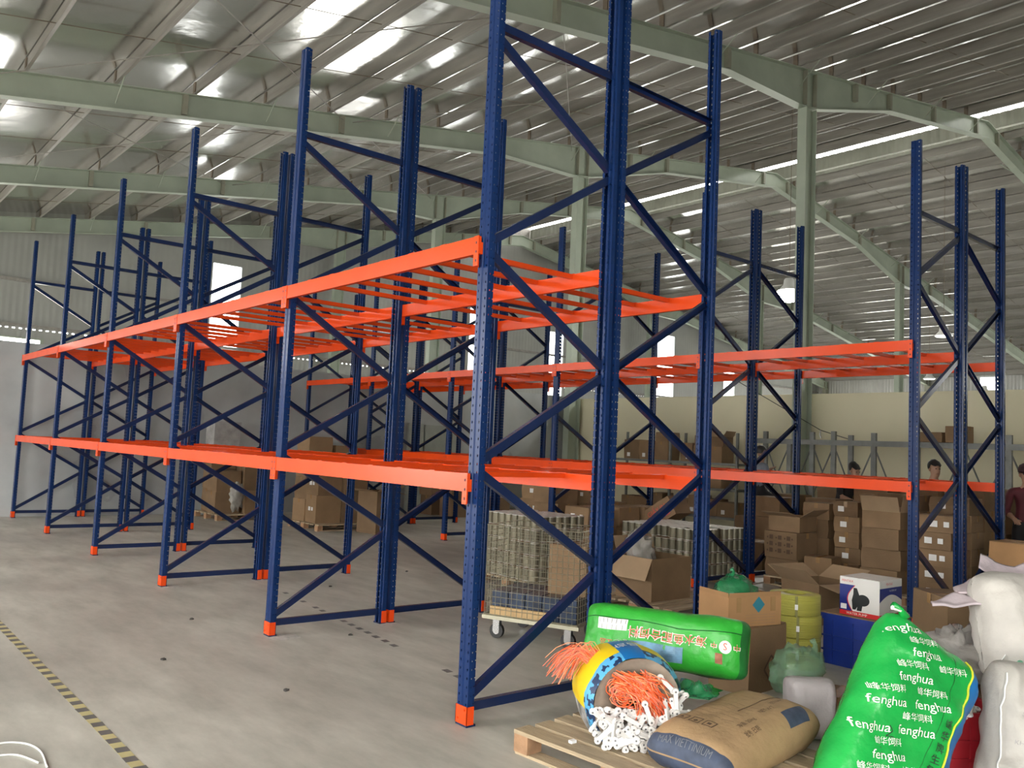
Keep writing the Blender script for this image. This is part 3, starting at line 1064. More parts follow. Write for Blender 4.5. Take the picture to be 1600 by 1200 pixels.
G.patch(-.8, -.28, -.42, .28, SKYP, GS, name='printed_scene')
G.line([(.42, -.97), (.40, -.4), (.35, .2), (.42, .93)], .003, GREEND, GS)
G.patch(-.62, -.28, .66, .74, mat('faded_red_patch', (0.35, 0.13, 0.07), .6, 0, .3, 30), GS, name='printed_patch')
gtext('工品', .045, -.33, -.07, REDI, .0055)

# kraft paper sack with navy ends
def pfn(u, v, sd):
    return 1 if (v < -.88 or (sd > 0 and v < -.84)) else 0
P_ = Sack('paper_sack', 'brown kraft paper sack with navy blue printed end', 0.50, 0.96, 0.25, (0.63, -1.40, ZP + .105),
          (-0.05, 1, 0.0), (1, 0.02, 0.06), [PAPER, NAVY], pfn, zmin=ZP + .005, wr=.010, seed=5, flatp=5.0)
PS = 1 if P_.az.z > 0 else -1
sg = -1 if PS < 0 else 1
# x axis of the sack runs along +Y, length along +X; lettering reads from the camera side
def ptext(s, size, lx, ly, m_=INKB, rot=0.0):
    return P_.text(s, size, ly, lx, m_, PS, rot=math.pi / 2 * sg + rot, sxy=(1 if sg > 0 else 1, 1 if sg > 0 else -1), lift=.004)
PR = math.pi
def ptx(s, size, lx, ly, m_=INKB):
    vs_, fs = text2d(s, size)
    out = []
    for x, y in vs_:
        X_, Y_ = lx + x, ly + y
        out.append(P_.P(max(-.97, min(.97, Y_ / (P_.W / 2))), max(-.97, min(.97, X_ / (P_.L / 2))), PS, .004))
    return MB().add(out, fs).build('printed_text', m_, P_.t)
def pty(s, size, lx, ly, m_=INKB):           # lettering running across the sack (along -Y)
    vs_, fs = text2d(s, size)
    out = []
    for x, y in vs_:
        X_, Y_ = lx + y, ly - x
        out.append(P_.P(max(-.97, min(.97, Y_ / (P_.W / 2))), max(-.97, min(.97, X_ / (P_.L / 2))), PS, .004))
    return MB().add(out, fs).build('printed_text', m_, P_.t)
for k, yy in enumerate((.14, .06, -.02)):
    pty('□', .085, -.27, yy)
    pty('▲◆■'[k], .03, -.27, yy)
for k in range(6):
    pty('—— —————— ——', .035, -.16 + k * .045, .09)
P_.line([(-.12, -.05), (-.10, .85)], .0018, INKB, PS)
ptx('净重 25kg', .035, -.12, -.14)
ptx('NET WT', .035, .1, -.12)
ptx('VIETNAM', .03, .26, -.08)
ptx('批号 日期', .03, -.16, -.2)
pty('MAX VIETTINIUM', .042, -.455, .0, mat('pale_print', (.15, .16, .18), .6))
P_.patch(-.96, -.7, .3, .72, NAVY, PS, name='printed_panel')

# open bag of white plastic clips with orange twine
BL1 = mat('cyan_check_print', (0.05, 0.26, 0.5), 0.4)
def check_mat():
    m = BL1
    nt = m.node_tree
    ck = _n(nt, 'ShaderNodeTexVoronoi')
    ck.inputs['Scale'].default_value = 38.0
    ck.distance = 'CHEBYCHEV'
    tc = [n for n in nt.nodes if n.type == 'TEX_COORD'][0]
    nt.links.new(tc.outputs['Object'], ck.inputs['Vector'])
    r = _n(nt, 'ShaderNodeValToRGB')
    r.color_ramp.interpolation = 'CONSTANT'
    r.color_ramp.elements[0].color = (0.01, 0.03, 0.09, 1)
    e = r.color_ramp.elements[1]
    e.position = .42
    e.color = (0.09, 0.38, 0.66, 1)
    sp = _n(nt, 'ShaderNodeSeparateColor')
    nt.links.new(ck.outputs['Color'], sp.inputs[0])
    nt.links.new(sp.outputs[0], r.inputs[0])
    nt.links.new(r.outputs[0], nt.nodes['Principled BSDF'].inputs['Base Color'])
check_mat()
YELB = mat('yellow_bag_print', (0.78, 0.56, 0.01), 0.35, 0, 0.06, 6)
BLB = mat('blue_bag_band', (0.01, 0.15, 0.42), 0.35)
GREYB = mat('grey_black_bag_print', (0.3, 0.3, 0.3), 0.4, 0, .8, 14)
DARKIN = mat('bag_inside_dark', (0.34, 0.28, 0.22), 0.7, 0, .2, 12)
hb = thing('clip_bag', 'open yellow and blue plastic bag full of white clips', 'bag', (0, 0, 0))
mc = Vector((0.30, -1.03, 0.345))
hn = Vector((-0.45, -0.80, 0.0)).normalized()          # mouth faces the camera side
hs_ = hn.cross(Vector((0, 0, 1))).normalized()          # sideways
hu = hs_.cross(hn).normalized() * 1.0
if hu.z < 0: hu = -hu
ex, ey = -hs_, hu
prof_ = [(.0, .235), (.035, .252), (.075, .262), (.16, .268), (.28, .26), (.40, .235), (.50, .17), (.55, .06)]
w = MB()
NN = 40
vs_, fs, mi = [], [], []
for (d, r) in prof_:
    for k in range(NN):
        a = 2 * math.pi * k / NN
        rr = r * (1 + .05 * noise.noise(Vector((math.cos(a) * 2, math.sin(a) * 2, d * 6))))
        p = mc - hn * d + ex * (math.cos(a) * rr) + ey * (math.sin(a) * rr)
        p.z = max(p.z, ZP + .006)
        vs_.append(p)
for i in range(len(prof_) - 1):
    for k in range(NN):
        fs.append((i * NN + k, i * NN + (k + 1) % NN, (i + 1) * NN + (k + 1) % NN, (i + 1) * NN + k))
        a = 360 * (k + .5) / NN
        if i < 2: c_i = 1
        elif 190 < a < 300: c_i = 3
        else: c_i = 0
        if 78 < a < 112: c_i = 2
        mi.append(c_i)
fs.append(tuple((len(prof_) - 1) * NN + k for k in range(NN)))
mi.append(0)
w.add(vs_, fs)
w.m = mi
bag = w.build('bag_body', [YELB, BL1, BLB, GREYB], hb, True)
# lining just inside the mouth
w = MB()
vs_, fs = [], []
for (d, r) in ((.0, .232), (.03, .19), (.045, .1)):
    for k in range(NN):
        a = 2 * math.pi * k / NN
        p = mc - hn * d + ex * (math.cos(a) * r) + ey * (math.sin(a) * r)
        p.z = max(p.z, ZP + .012)
        vs_.append(p)
for i in range(2):
    for k in range(NN):
        fs.append((i * NN + k, (i + 1) * NN + k, (i + 1) * NN + (k + 1) % NN, i * NN + (k + 1) % NN))
fs.append(tuple(2 * NN + k for k in range(NN)))
w.add(vs_, fs).build('lining', DARKIN, hb, True)
def bagtext(s, size, a0, d0):
    v2, f2 = text2d(s, size)
    out = []
    for x, y in v2:
        d = d0 - y
        r = .274
        a = math.radians(a0) - x / r
        out.append(mc - hn * d + ex * (math.cos(a) * r) + ey * (math.sin(a) * r))
    MB().add(out, f2).build('printed_text', WHITEI, hb)
bagtext('信昌', .07, 95, .14)
bagtext('上8', .05, 95, .24)
# clips
cm = MB()
def dogbone():
    pts = []
    Lc, R, wv = .052, .017, .0095
    for k in range(9):
        a = math.radians(-140 + 280 * k / 8)
        pts.append((Lc + R * math.cos(a), R * math.sin(a)))
    for k in range(9):
        a = math.radians(40 + 280 * k / 8)
        pts.append((-Lc + R * math.cos(a), R * math.sin(a)))
    return pts
dp = dogbone()
cm.prism(dp, (0, 0, -.006), (0, 0, .006), (1, 0, 0), (0, 1, 0))
for s in (-1, 1):
    cm.tube([(s * .052, 0, .006), (s * .052, 0, .0095)], .0095, 8)
CLIPW = mat('white_plastic_clip', (0.78, 0.77, 0.75), 0.35)
CLIP = cm.build('plastic_clip', CLIPW, mesh_only=True)
HOLE = MB().tube([(-.052, 0, .0096), (-.052, 0, .0103)], .0055, 8).tube([(.052, 0, .0096), (.052, 0, .0103)], .0055, 8).build('clip_hole', mat('clip_hole_grey', (.15, .15, .15), .6), mesh_only=True)
cr = random.Random(12)
def clip(p, R3, label='white plastic clip heaped in the mouth of the open bag', group='white clips in the bag'):
    o = link('plastic_clip', CLIP)
    o.matrix_world = Matrix.Translation(p) @ R3.to_4x4()
    tag(o, label, 'clip', group)
    h_ = link('clip_hole', HOLE, o)
    tag(h_, kind='stuff')
    return o
Rm = Matrix((ex, ey, hn)).transposed()
layers_ = []
for i in range(92):
    for _ in range(30):
        a = math.radians(cr.uniform(185, 372))
        rr = .225 * math.sqrt(cr.random())
        x, y = rr * math.cos(a), rr * math.sin(a) - .02
        if y > .09: continue
        break
    layers_.append((x, y, i))
for (x, y, i) in layers_:
    d = -.045 + .0016 * i * .75 + (.02 if y < -.05 else 0)
    p = mc + ex * x + ey * y + hn * d
    if p.z < ZP + .045: p.z = ZP + .045 + cr.random() * .02
    E3 = Euler((cr.gauss(0, .35), cr.gauss(0, .35), cr.uniform(0, math.pi))).to_matrix()
    clip(p, Rm @ E3)
for (x, y, an, d) in ((.135, .115, -.75, .05), (.185, .03, -1.45, .055), (.20, -.075, -1.3, .06), (.185, -.14, 1.1, .065), (.03, -.02, -1.15, .075), (.06, -.17, .3, .08)):
    clip(mc + ex * x + ey * y + hn * d, Rm @ Euler((.1, .12, an)).to_matrix())
# twine
TW = [mat('orange_twine', (.85, .12, .025), .5), mat('pink_twine', (.8, .22, .14), .5), mat('pale_twine', (.82, .34, .16), .5)]
w = MB()
tr = random.Random(5)
for k in range(150):
    x0, y0 = tr.uniform(-.15, .04), tr.uniform(.08, .18)
    x1, y1 = tr.uniform(-.02, .19), tr.uniform(-.09, .10)
    pts = []
    for q in range(7):
        s = q / 6
        x = x0 * (1 - s) + x1 * s
        y = y0 * (1 - s) + y1 * s + .03 * math.sin(math.pi * s)
        d = .0 + .06 * math.sin(math.pi * min(1, s * 1.1)) + tr.uniform(-.006, .006) + .02
        pts.append(mc + ex * x + ey * y + hn * d)
    w.tube(pts, .0028, 4, tr.choice((0, 0, 0, 1, 2)))
for k in range(60):
    a0 = tr.uniform(0, 6.28); R0 = tr.uniform(.03, .07); c0 = (tr.uniform(-.13, -.03), tr.uniform(.03, .10))
    w.tube([mc + ex * (c0[0] + R0 * math.cos(a0 + q * .6)) + ey * (c0[1] + R0 * .7 * math.sin(a0 + q * .6)) + hn * (.025 + .012 * math.sin(q)) for q in range(7)], .0026, 4, tr.choice((0, 1, 2)))
tag(w.build('orange_twine', TW), 'bundle of orange plastic twine spilling over the white clips', 'twine', kind='stuff')
w = MB()
for k in range(80):
    s0 = mc - hn * .2 + ex * tr.uniform(-.23, -.13) + ey * tr.uniform(.14, .22)
    e0 = s0 - ex * tr.uniform(.0, .09) * 0 + Vector((-.16, .26, .0)) * tr.uniform(.35, .75) + Vector((tr.uniform(-.05, .05), tr.uniform(-.03, .03), tr.uniform(-.12, .0)))
    m0 = (s0 + e0) / 2 + Vector((0, 0, .05))
    w.tube([s0, s0.lerp(m0, .6) + Vector((0, 0, .02)), m0, m0.lerp(e0, .5), e0 - Vector((0, 0, .03))], .0018, 4, tr.choice((1, 1, 2, 0)))
tag(w.build('pink_twine', TW), 'loose pink twine hanging off the top of the yellow bag', 'twine', kind='stuff')
# small green plastic bag between the clip bag and the paper sack
t = thing('plastic_bag', 'small knotted green plastic bag tucked between clips and paper sack', 'bag')
blob((0.66, -1.12, .30), (.14, .11, .12), .35, 4, ZP + .25, crease=.3).build('bag_body', FILMG, t, True)
# ---------------------------------------------------------------- cartons behind
c1 = carton((2.26, -.36, 0), (.48, .32, .455), math.radians(2), 'tall brown carton carrying the open carton and green bag', m_=CARD, seed=3)
flat_text('▢', .2, (.03, -.174, .15), (1, 0, 0), (0, 0, 1), INKB, c1, rot=.78)
flat_text('KỸ THU', .05, (-.254, .0, .2), (0, -1, 0), (0, 0, 1), INKB, c1)
flat_text('TÁN', .05, (-.254, .0, .12), (0, -1, 0), (0, 0, 1), INKB, c1)
c2 = carton((2.19, -.33, .457), (.48, .32, .205), math.radians(-14), 'open orange-brown carton holding a green plastic bag', m_=CARDL, flaps=((4, .03), None, (3, .03), None), seed=4)
flat_text('◆', .12, (.03, -.16, .14), (1, 0, 0), (0, 0, 1), mat('teal_print', (.03, .2, .27), .7), c2)
for k in range(4):
    flat_text('— —— ——— ——', .03, (.05, -.16, .08 - k * .02), (1, 0, 0), (0, 0, 1), mat('faded_print', (.3, .2, .14), .8), c2)
MB().box(-.17, -.13, -.163, -.161, .1, .2).box(.14, .185, -.163, -.161, .1, .2).build('tape', TAPE, c2)
t = thing('plastic_bag', 'knotted dark green plastic bag sitting in the open carton', 'bag')
blob((2.17, -.30, .64), (.19, .13, .15), .16, 9, .47, crease=.25, freq=5).build('bag_body', FILMG, t, True)
MB().tube([(2.14, -.29, .76), (2.15, -.30, .81), (2.13, -.29, .83)], [.02, .012, .018], 7).build('knot', FILMG, t, True)
# yellow strapping coils
YST = mat('yellow_strap_coil', (0.42, 0.40, 0.07), 0.45, 0, 0.12, 3, bump=0.8, bscale=3, stretch=(1, 1, 45))
def coil(x, y, z, h, r, label):
    t = thing('strap_coil', label, 'coil', (x, y, z), group='yellow strapping coils')
    MB().lathe([(r * .45, .0), (r * .97, .0), (r, .012), (r, h - .012), (r * .97, h), (r * .45, h), (r * .45, .01)], 40).build('coil_body', YST, t, True)
    for a in (3.75, 5.3):
        c, s = math.cos(a), math.sin(a)
        MB().box(r, r + .003, -.01, .01, .0, h, 0, Matrix.Rotation(a, 4, 'Z')).build('binding_strap', mat('dark_binding', (.2, .19, .05), .5), t)
    MB().box(r + .003, r + .009, -.012, .012, h * .35, h * .6, 0, Matrix.Rotation(3.75, 4, 'Z')).build('clasp', WHITEP, t)
coil(3.14, -.21, 0, .24, .185, 'bottom coil of the stack of yellow plastic strapping')
coil(3.14, -.21, .241, .17, .19, 'yellow strapping coil in the middle of the stack')
coil(3.13, -.20, .412, .16, .195, 'topmost coil of the stack of yellow plastic strapping')
# blue crates
CRB = mat('blue_crate_plastic', (0.014, 0.04, 0.27), 0.38, 0, 0.08, 4)
def crate(loc, size, rotz, label, m_=CRB, name='plastic_crate'):
    sx, sy, sz = size
    t = thing(name, label, 'crate', loc, rotz)
    hx, hy, th = sx / 2, sy / 2, .008
    w = MB().box(-hx + .01, hx - .01, -hy + .01, hy - .01, 0, .012)
    w.box(-hx + .01, -hx + .018, -hy + .01, hy - .01, .012, sz).box(hx - .018, hx - .01, -hy + .01, hy - .01, .012, sz)
    w.box(-hx + .018, hx - .018, -hy + .01, -hy + .018, .012, sz).box(-hx + .018, hx - .018, hy - .018, hy - .01, .012, sz)
    w.build('body', m_, t)
    for (a, b, c, d) in ((-hx - .008, hx + .008, -hy - .008, -hy + .01), (-hx - .008, hx + .008, hy - .01, hy + .008), (-hx - .008, -hx + .01, -hy + .01, hy - .01), (hx - .01, hx + .008, -hy + .01, hy - .01)):
        MB().box(a, b, c, d, sz - .045, sz + .002).build('rim', m_, t)
    for z in (sz * .28, sz * .56):
        for (a, b, c, d) in ((-hx, hx, -hy, -hy + .01), (-hx, hx, hy - .01, hy), (-hx, -hx + .01, -hy + .01, hy - .01), (hx - .01, hx, -hy + .01, hy - .01)):
            MB().box(a, b, c, d, z - .007, z + .007).build('rib', m_, t)
    for k in (-.33, 0, .33):
        MB().box(-hx, -hx + .01, k * sy - .007, k * sy + .007, .012, sz - .045).build('rib', m_, t)
        MB().box(k * sx - .007, k * sx + .007, -hy, -hy + .01, .012, sz - .045).build('rib', m_, t)
    return t
crate((3.66, -.52, 0), (.44, .52, .40), 0, 'ribbed blue plastic crate under the water pump box')
crate((5.9, -.62, 0), (.4, .55, .36), 0, 'blue plastic crate on the floor behind the white sack')
# lid of the crate so the pump box rests on it
tag(MB().box(3.43, 3.89, -.79, -.25, .403, .412).build('cardboard_sheet', CARD), 'cardboard sheet lying on the blue crate', 'sheet')
# pump box
PBW = mat('white_gloss_carton', (.74, .73, .7), .4, 0, .03, 5)
PBB = mat('navy_gloss_print', (.012, .025, .2), .4)
PBR = mat('red_gloss_print', (.62, .02, .025), .4)
pb = thing('pump_box', 'white, blue and red printed water pump box', 'box', (3.66, -.56, .413), 0)
hx, hy, sz = .185, .165, .30
MB().box(-hx, hx, -hy, hy, 0, sz - .004).build('body', PBW, pb)
MB().box(-hx, hx, -hy, -.002, sz - .004, sz).build('flap', PBW, pb)
MB().box(-hx, hx, .002, hy, sz - .004, sz).build('flap', PBW, pb)
def face_poly(pts, m_, face, name, d=.0012):
    # face '-x': (u to the right = -y, v up); face '-y': (u to the right = +x)
    if face == '-x':
        q = [(-hx - d, -u, v) for u, v in pts]
    else:
        q = [(u, -hy - d, v) for u, v in pts]
    MB().add(q, [tuple(range(len(q)))]).build(name, m_, pb)
face_poly([(-hy, .0), (hy, .0), (hy, .035), (-hy, .035)], PBR, '-x', 'printed_band')
face_poly([(-hx, .0), (hx, .0), (hx, .035), (-hx, .035)], PBR, '-y', 'printed_band')
cur = [(-.075 + .055 * math.cos(math.pi * k / 10) - .01 * k / 10, .035 + .205 * k / 10) for k in range(11)]
cur = [(-.06 - .052 * math.sin(math.pi * k / 12) + .02 * (k / 12), .035 + .205 * k / 12) for k in range(13)]
face_poly([(-hy, .035)] + cur + [(-hy, .24)], PBB, '-x', 'printed_panel')
face_poly([(x, z) for x, z in cur] + [(x + .007, z) for x, z in cur[::-1]], PBR, '-x', 'printed_stripe', .0016)
arch = [(-hx + 2 * hx * k / 14, .13 + .055 * math.sin(math.pi * k / 14)) for k in range(15)]
face_poly(arch[::-1] + [(-hx, .24), (hx, .24)][:2], PBB, '-y', 'printed_panel')
face_poly([(-.155, .045), (-.105, .045), (-.105, .085), (-.155, .085)], WHITEP, '-x', 'printed_label', .002)
# pump picture
PUMP = mat('pump_picture_dark', (.012, .016, .018), .5)
face_poly([(.0 + .055 * math.cos(a) + .03, .13 + .045 * math.sin(a)) for a in [2 * math.pi * k / 20 for k in range(20)]], PUMP, '-x', 'pump_picture')
face_poly([(-.055, .05), (-.03, .05), (.0, .1), (.0, .17), (-.02, .22), (-.048, .22), (-.05, .17), (-.062, .12)], PUMP, '-x', 'pump_picture', .0015)
face_poly([(-.02, .045), (.02, .045), (.03, .1), (-.01, .1)], PUMP, '-x', 'pump_picture', .0018)
MINUSX = ((0, -1, 0), (0, 0, 1))
MINUSY = ((1, 0, 0), (0, 0, 1))
flat_text('WATER PUMP', .028, (-hx - .001, .02, .016), *MINUSX, WHITEI, pb)
flat_text('PENTAX', .026, (-hx - .001, .1, .268), *MINUSX, PBR, pb)
flat_text('PENTAX', .028, (-.03, -hy - .001, .268), *MINUSY, PBR, pb)
flat_text('WATERPUMP', .02, (.03, -hy - .001, .215), *MINUSY, WHITEI, pb)
flat_text('WATER PUMP', .02, (.03, -hy - .001, .016), *MINUSY, WHITEI, pb)
flat_text('▪▪ ▪ ▪▪▪', .025, (.02, -hy - .001, .06), *MINUSY, mat('grey_print', (.35, .35, .36), .6), pb)
# white sack and pale green bag
Sack('white_sack', 'small plain white sack standing between the paper sack and green sack', .30, .36, .24, (1.62, -1.22, .17), (.76, -.65, 0), (.05, .05, 1), [PINKW], None, zmin=.004, wr=.012, seed=8, flatp=6)
t = thing('plastic_bag', 'pale see-through green plastic bag slumped on the white sack', 'bag')
blob((1.83, -1.02, .30), (.19, .15, .16), .3, 6, .005, crease=.4, freq=5).build('bag_body', FILMP, t, True)
MB().tube([(1.93, -1.07, .40), (1.94, -1.07, .47), (1.92, -1.06, .5)], [.03, .014, .02], 7).build('knot', FILMP, t, True)
carton((2.02, -1.2, 0), (.3, .24, .2), .3, 'low brown carton on the floor behind the white sack', seed=31)
# ---------------------------------------------------------------- large printed sack
rr_ = Vector((.764, -.645, 0)); fh_ = Vector((.645, .764, 0)); zz_ = Vector((0, 0, 1))
bx_ = (rr_ * .80 - zz_ * .56 + fh_ * .06)
by_ = (rr_ * .60 + zz_ * .74 + fh_ * .36)
def bfn(u, v, sd):
    return 1 if u > .62 or (sd < 0 and u > .3) else 0
B_ = Sack('feed_sack', 'large green printed feed sack with blue side leaning upright', .60, 1.06, .30, (1.10, -1.98, .34),
          bx_, by_, [GREEN2, BLUES], bfn, zmin=.004, wr=.03, seed=11, flatp=4.5, fine=.018)
BS = 1 if B_.az.dot(CAM - Vector((1.1, -2, .4))) > 0 else -1
tr_ = math.radians(27)
ct, st = math.cos(tr_), math.sin(tr_)
for kb in range(-9, 10):
    for ka in range(-3, 4):
        a = ka * .235 + (.09 if (kb // 2) % 2 else 0.0)
        b = kb * .062
        x_, y_ = a * ct - b * st, a * st + b * ct
        if not (-.235 < x_ < .085 and -.47 < y_ < .46): continue
        if kb % 2 == 0:
            B_.text('fenghua', .06, x_, y_, WHITEI, BS, rot=tr_, sxy=(BS, 1), lift=.009)
        else:
            B_.text('峰华饲料', .04, x_, y_, WHITEI, BS, rot=tr_, sxy=(BS, 1), lift=.009)
for k, ch in enumerate('料饲合配鱼生牌华峰'):
    B_.text(ch, .05, .135, -.36 + k * .06, INK, BS, rot=math.radians(12), sxy=(BS, 1), lift=.009)
B_.line([(.61, -.97), (.61, .96)], .005, YELI, BS, 'yellow_piping')
B_.line([(.30, -.95), (.28, .9)], .0012, GREEND, BS, 'seam')
for k in range(4):
    B_.line([(-.45 + .04 * k, -.1 - .2 * k), (-.36, -.13 - .2 * k), (-.4, -.19 - .2 * k), (-.28, -.16 - .2 * k)], .0018, INK, BS, 'marker_scribble')
top_ = B_.P(-.75, .97, BS)
MB().tube([top_, top_ + Vector((-.02, .01, .04)), top_ + Vector((-.06, .03, .06))], [.03, .014, .02], 7).build('tied_corner', GREEN2, B_.t, True)
MB().tube([top_ + Vector((-.01, .0, .03)), top_ + Vector((-.07, .03, .05))], [.008, .012], 6).build('tie', WHITEP, B_.t)
# ---------------------------------------------------------------- right-hand pile
REDC = mat('red_crate_plastic', (0.32, 0.012, 0.02), 0.4, 0, 0.15, 6)
crate((1.88, -1.92, 0), (.42, .42, .34), math.radians(-38), 'red plastic crate beside the green printed sack', REDC)
WT = Vector((.05, .04, 1))
W2 = Sack('white_sack', 'white woven sack with faint grey print standing beside the red crate', .50, .66, .34, (1.76, -2.37, .33), rr_ * .97 - zz_ * .1, WT, [WHITES], None, zmin=.004, wr=.05, seed=14, flatp=4, fine=.016)
WS = 1 if W2.az.dot(CAM - Vector((1.8, -2.4, .4))) > 0 else -1
GREYI = mat('grey_ink', (.38, .37, .37), .7)
W2.text('SAN PHAM', .03, -.1, .1, GREYI, WS, sxy=(WS, 1))
W2.text('KHOI LUONG', .03, -.1, -.04, GREYI, WS, sxy=(WS, 1))
W2.line([(-.9, -.9), (-.93, .2), (-.86, .85)], .005, WHITEP, WS, 'loose_strap', lift=.012)
pallet((2.98, -2.12, 0), 1.0, .8, math.radians(50), 'wooden pallet under the white sacks', n=6)
carton((2.75, -2.0, .135), (.7, .5, .36), math.radians(-40), 'brown carton buried under the bulging white sack', seed=41)
W3 = Sack('white_sack', 'bulging white woven sack lying on top of the pile', .62, .85, .42, (2.50, -2.20, .73), fh_ * .3 + zz_ * .95, rr_ * .95 - zz_ * .12, [WHITES], None, wr=.045, seed=17, flatp=3.5, fine=.014)
# foam sheets
FOAM = mat('pinkish_foam_sheet', (0.55, 0.47, 0.5), 0.7, 0, 0.12, 9, bump=0.3, bscale=25)
def sheet(pts0, pts1, th, label):
    """Curved sheet lofted between two edge polylines."""
    n = 24; m2 = 8
    def at(pl, s):
        q = s * (len(pl) - 1); i = min(int(q), len(pl) - 2); f_ = q - i
        return Vector(pl[i]).lerp(Vector(pl[i + 1]), f_)
    top, bot = [], []
    for i in range(n + 1):
        a, b = at(pts0, i / n), at(pts1, i / n)
        for j in range(m2 + 1):
            p = a.lerp(b, j / m2)
            p.z += .03 * noise.noise(p * 7)
            top.append(p); bot.append(p - Vector((0, 0, th)))
    k = m2 + 1
    o = len(top)
    fs = []
    for i in range(n):
        for j in range(m2):
            a = i * k + j
            fs += [(a, a + 1, a + k + 1, a + k), (o + a, o + a + k, o + a + k + 1, o + a + 1)]
    for i in range(n):
        for j in (0, m2):
            a = i * k + j
            fs.append((a, a + k, o + a + k, o + a) if j == 0 else (a, o + a, o + a + k, a + k))
    for j in range(m2):
        for i in (0, n):
            a = i * k + j
            fs.append((a, o + a, o + a + 1, a + 1) if i == 0 else (a, a + 1, o + a + 1, o + a))
    return tag(MB().add(top + bot, fs).build('foam_sheet', FOAM, None, True), label, 'foam sheet')
sheet([(2.049, -1.737, 0.847), (2.203, -1.804, 0.876), (2.372, -1.881, 0.875), (2.576, -2.054, 0.895)],
      [(1.955, -1.789, 0.849), (2.049, -1.867, 0.836), (2.16, -1.963, 0.861), (2.302, -2.147, 0.90)], .012,
      'pinkish white foam sheet poking out as a narrow tongue')
sheet([(2.355, -1.737, 0.892), (2.481, -1.783, 0.948), (2.639, -1.853, 0.968), (2.853, -2.032, 0.96)],
      [(2.223, -1.821, 0.877), (2.274, -1.865, 0.888), (2.374, -1.952, 0.916), (2.518, -2.142, 0.95)], .012,
      'pinkish foam sheet lying flat on the bulging white sack')
sheet([(2.682, -1.769, 1.09), (2.757, -1.828, 1.045), (2.851, -1.906, 1.034), (2.97, -2.012, 1.09)],
      [(2.571, -1.801, 1.028), (2.655, -1.866, 0.969), (2.746, -1.943, 0.966), (2.867, -2.046, 0.981)], .012,
      'pinkish foam sheet with curled up corner, topmost of the sheets')
carton((3.42, -1.38, .0), (.5, .5, .72), math.radians(-40), 'tall brown carton behind the foam sheets', seed=42)
t = thing('plastic_bag', 'crumpled clear grey plastic bag behind the green printed sack', 'bag')
blob((2.33, -1.78, .50), (.26, .2, .16), .3, 21, .35, crease=.5, freq=5).build('bag_body', FILMC, t, True)
carton((2.30, -1.58, 0), (.42, .36, .34), math.radians(-35), 'brown carton hidden under the clear plastic bag', seed=43)
MINT = mat('mint_green_cloth', (.2, .5, .33), .6, 0, .1, 6)
t = thing('cloth_bundle', 'mint green cloth bag wedged between the two white sacks', 'bag')
blob((2.17, -2.20, .46), (.13, .1, .12), .2, 23, crease=.3).build('bundle_body', MINT, t, True)
MB().box(-.03, .03, -.002, .002, -.025, .025).build('red_tag', PBR, t, loc=(2.09, -2.29, .46))
tag(MB().box(-.05, .05, -.002, .002, -.035, .035, 0, Matrix.Translation((2.12, -2.10, .56)) @ Euler((.5, .5, .3)).to_matrix().to_4x4()).build('paper_card', WHITEP), 'blank white card lying on the mint green bag', 'card')
# pallet truck
TR = mat('red_truck_paint', (.42, .05, .05), .5, 0, .2, 8)
t = thing('pallet_truck', 'red hand pallet truck standing behind the green printed sack', 'pallet truck', (4.15, -.72, 0), math.radians(-15))
for s in (-1, 1):
    MB().add([(-.1, s * .12 - .035, .05), (.1, s * .12 - .035, .05), (.1, s * .12 + .035, .05), (-.1, s * .12 + .035, .05),
              (-.05, s * .09 - .03, .30), (.03, s * .09 - .03, .30), (.03, s * .09 + .03, .30), (-.05, s * .09 + .03, .30)],
             [(0, 3, 2, 1), (4, 5, 6, 7), (0, 1, 5, 4), (1, 2, 6, 5), (2, 3, 7, 6), (3, 0, 4, 7)]).build('side_bracket', TR, t)
    MB().box(.1, 1.15, s * .19 - .07, s * .19 + .07, .05, .085).build('fork', TR, t)
    MB().tube([(1.02, s * .19 - .05, .04), (1.02, s * .19 + .05, .04)], .04, 12).build('load_wheel', RUBBER, t)
MB().box(-.1, .12, -.17, .17, .05, .12).build('chassis', TR, t)
MB().tube([(-.02, -.05, .09), (-.02, .05, .09)], .085, 18).build('steer_wheel', RUBBER, t)
# plastic pieces lying in the red crate
for i in range(10):
    p0 = Vector((1.84 + cr.uniform(-.12, .12), -1.96 + cr.uniform(-.12, .12), .30 + .006 * i))
    clip(p0, Euler((cr.gauss(0, .3), cr.gauss(0, .3), cr.uniform(0, 3.1))).to_matrix(), 'white plastic clip lying in the red crate', 'white clips in the red crate')
tag(MB().box(1.76, 2.0, -2.04, -1.80, .015, .285, 0).build('cardboard_filler', CARD), 'cardboard filler block inside the red crate', 'filler')
# ================================================================ floor markings and debris
TY = mat('yellow_floor_tape', (.50, .44, .22), .6, 0, .12, 6)
TK = mat('black_floor_tape', (.13, .125, .12), .6, 0, .2, 8)
def floor_tape(xa, ya, xb, yb, width, period, label, base=True, skip=0.0, seed=1):
    d = Vector((xb - xa, yb - ya, 0)); Ln = d.length
    t = thing('floor_tape', label, 'floor tape', (xa, ya, 0), math.atan2(d.y, d.x))
    if base:
        MB().box(0, Ln, -width / 2, width / 2, .0005, .0015).build('tape_strip', TY, t)
    r = random.Random(seed)
    n = int(Ln / period)
    me = MB().box(0, period * .48, -width / 2, width / 2, .0016, .0024).build('black_stripe', TK, mesh_only=True)
    for i in range(n):
        if r.random() < skip: continue
        link('black_stripe', me, t, (i * period, r.uniform(-.003, .003), 0), r.uniform(-.04, .04))
floor_tape(-1.71, -.6, -1.67, 7.5, .062, .155, 'yellow and black striped tape on the open floor')
floor_tape(.56, .35, 1.05, 5.0, .05, .17, 'worn black tape dashes crossing under the first rack', False, .3, 4)
w = MB()
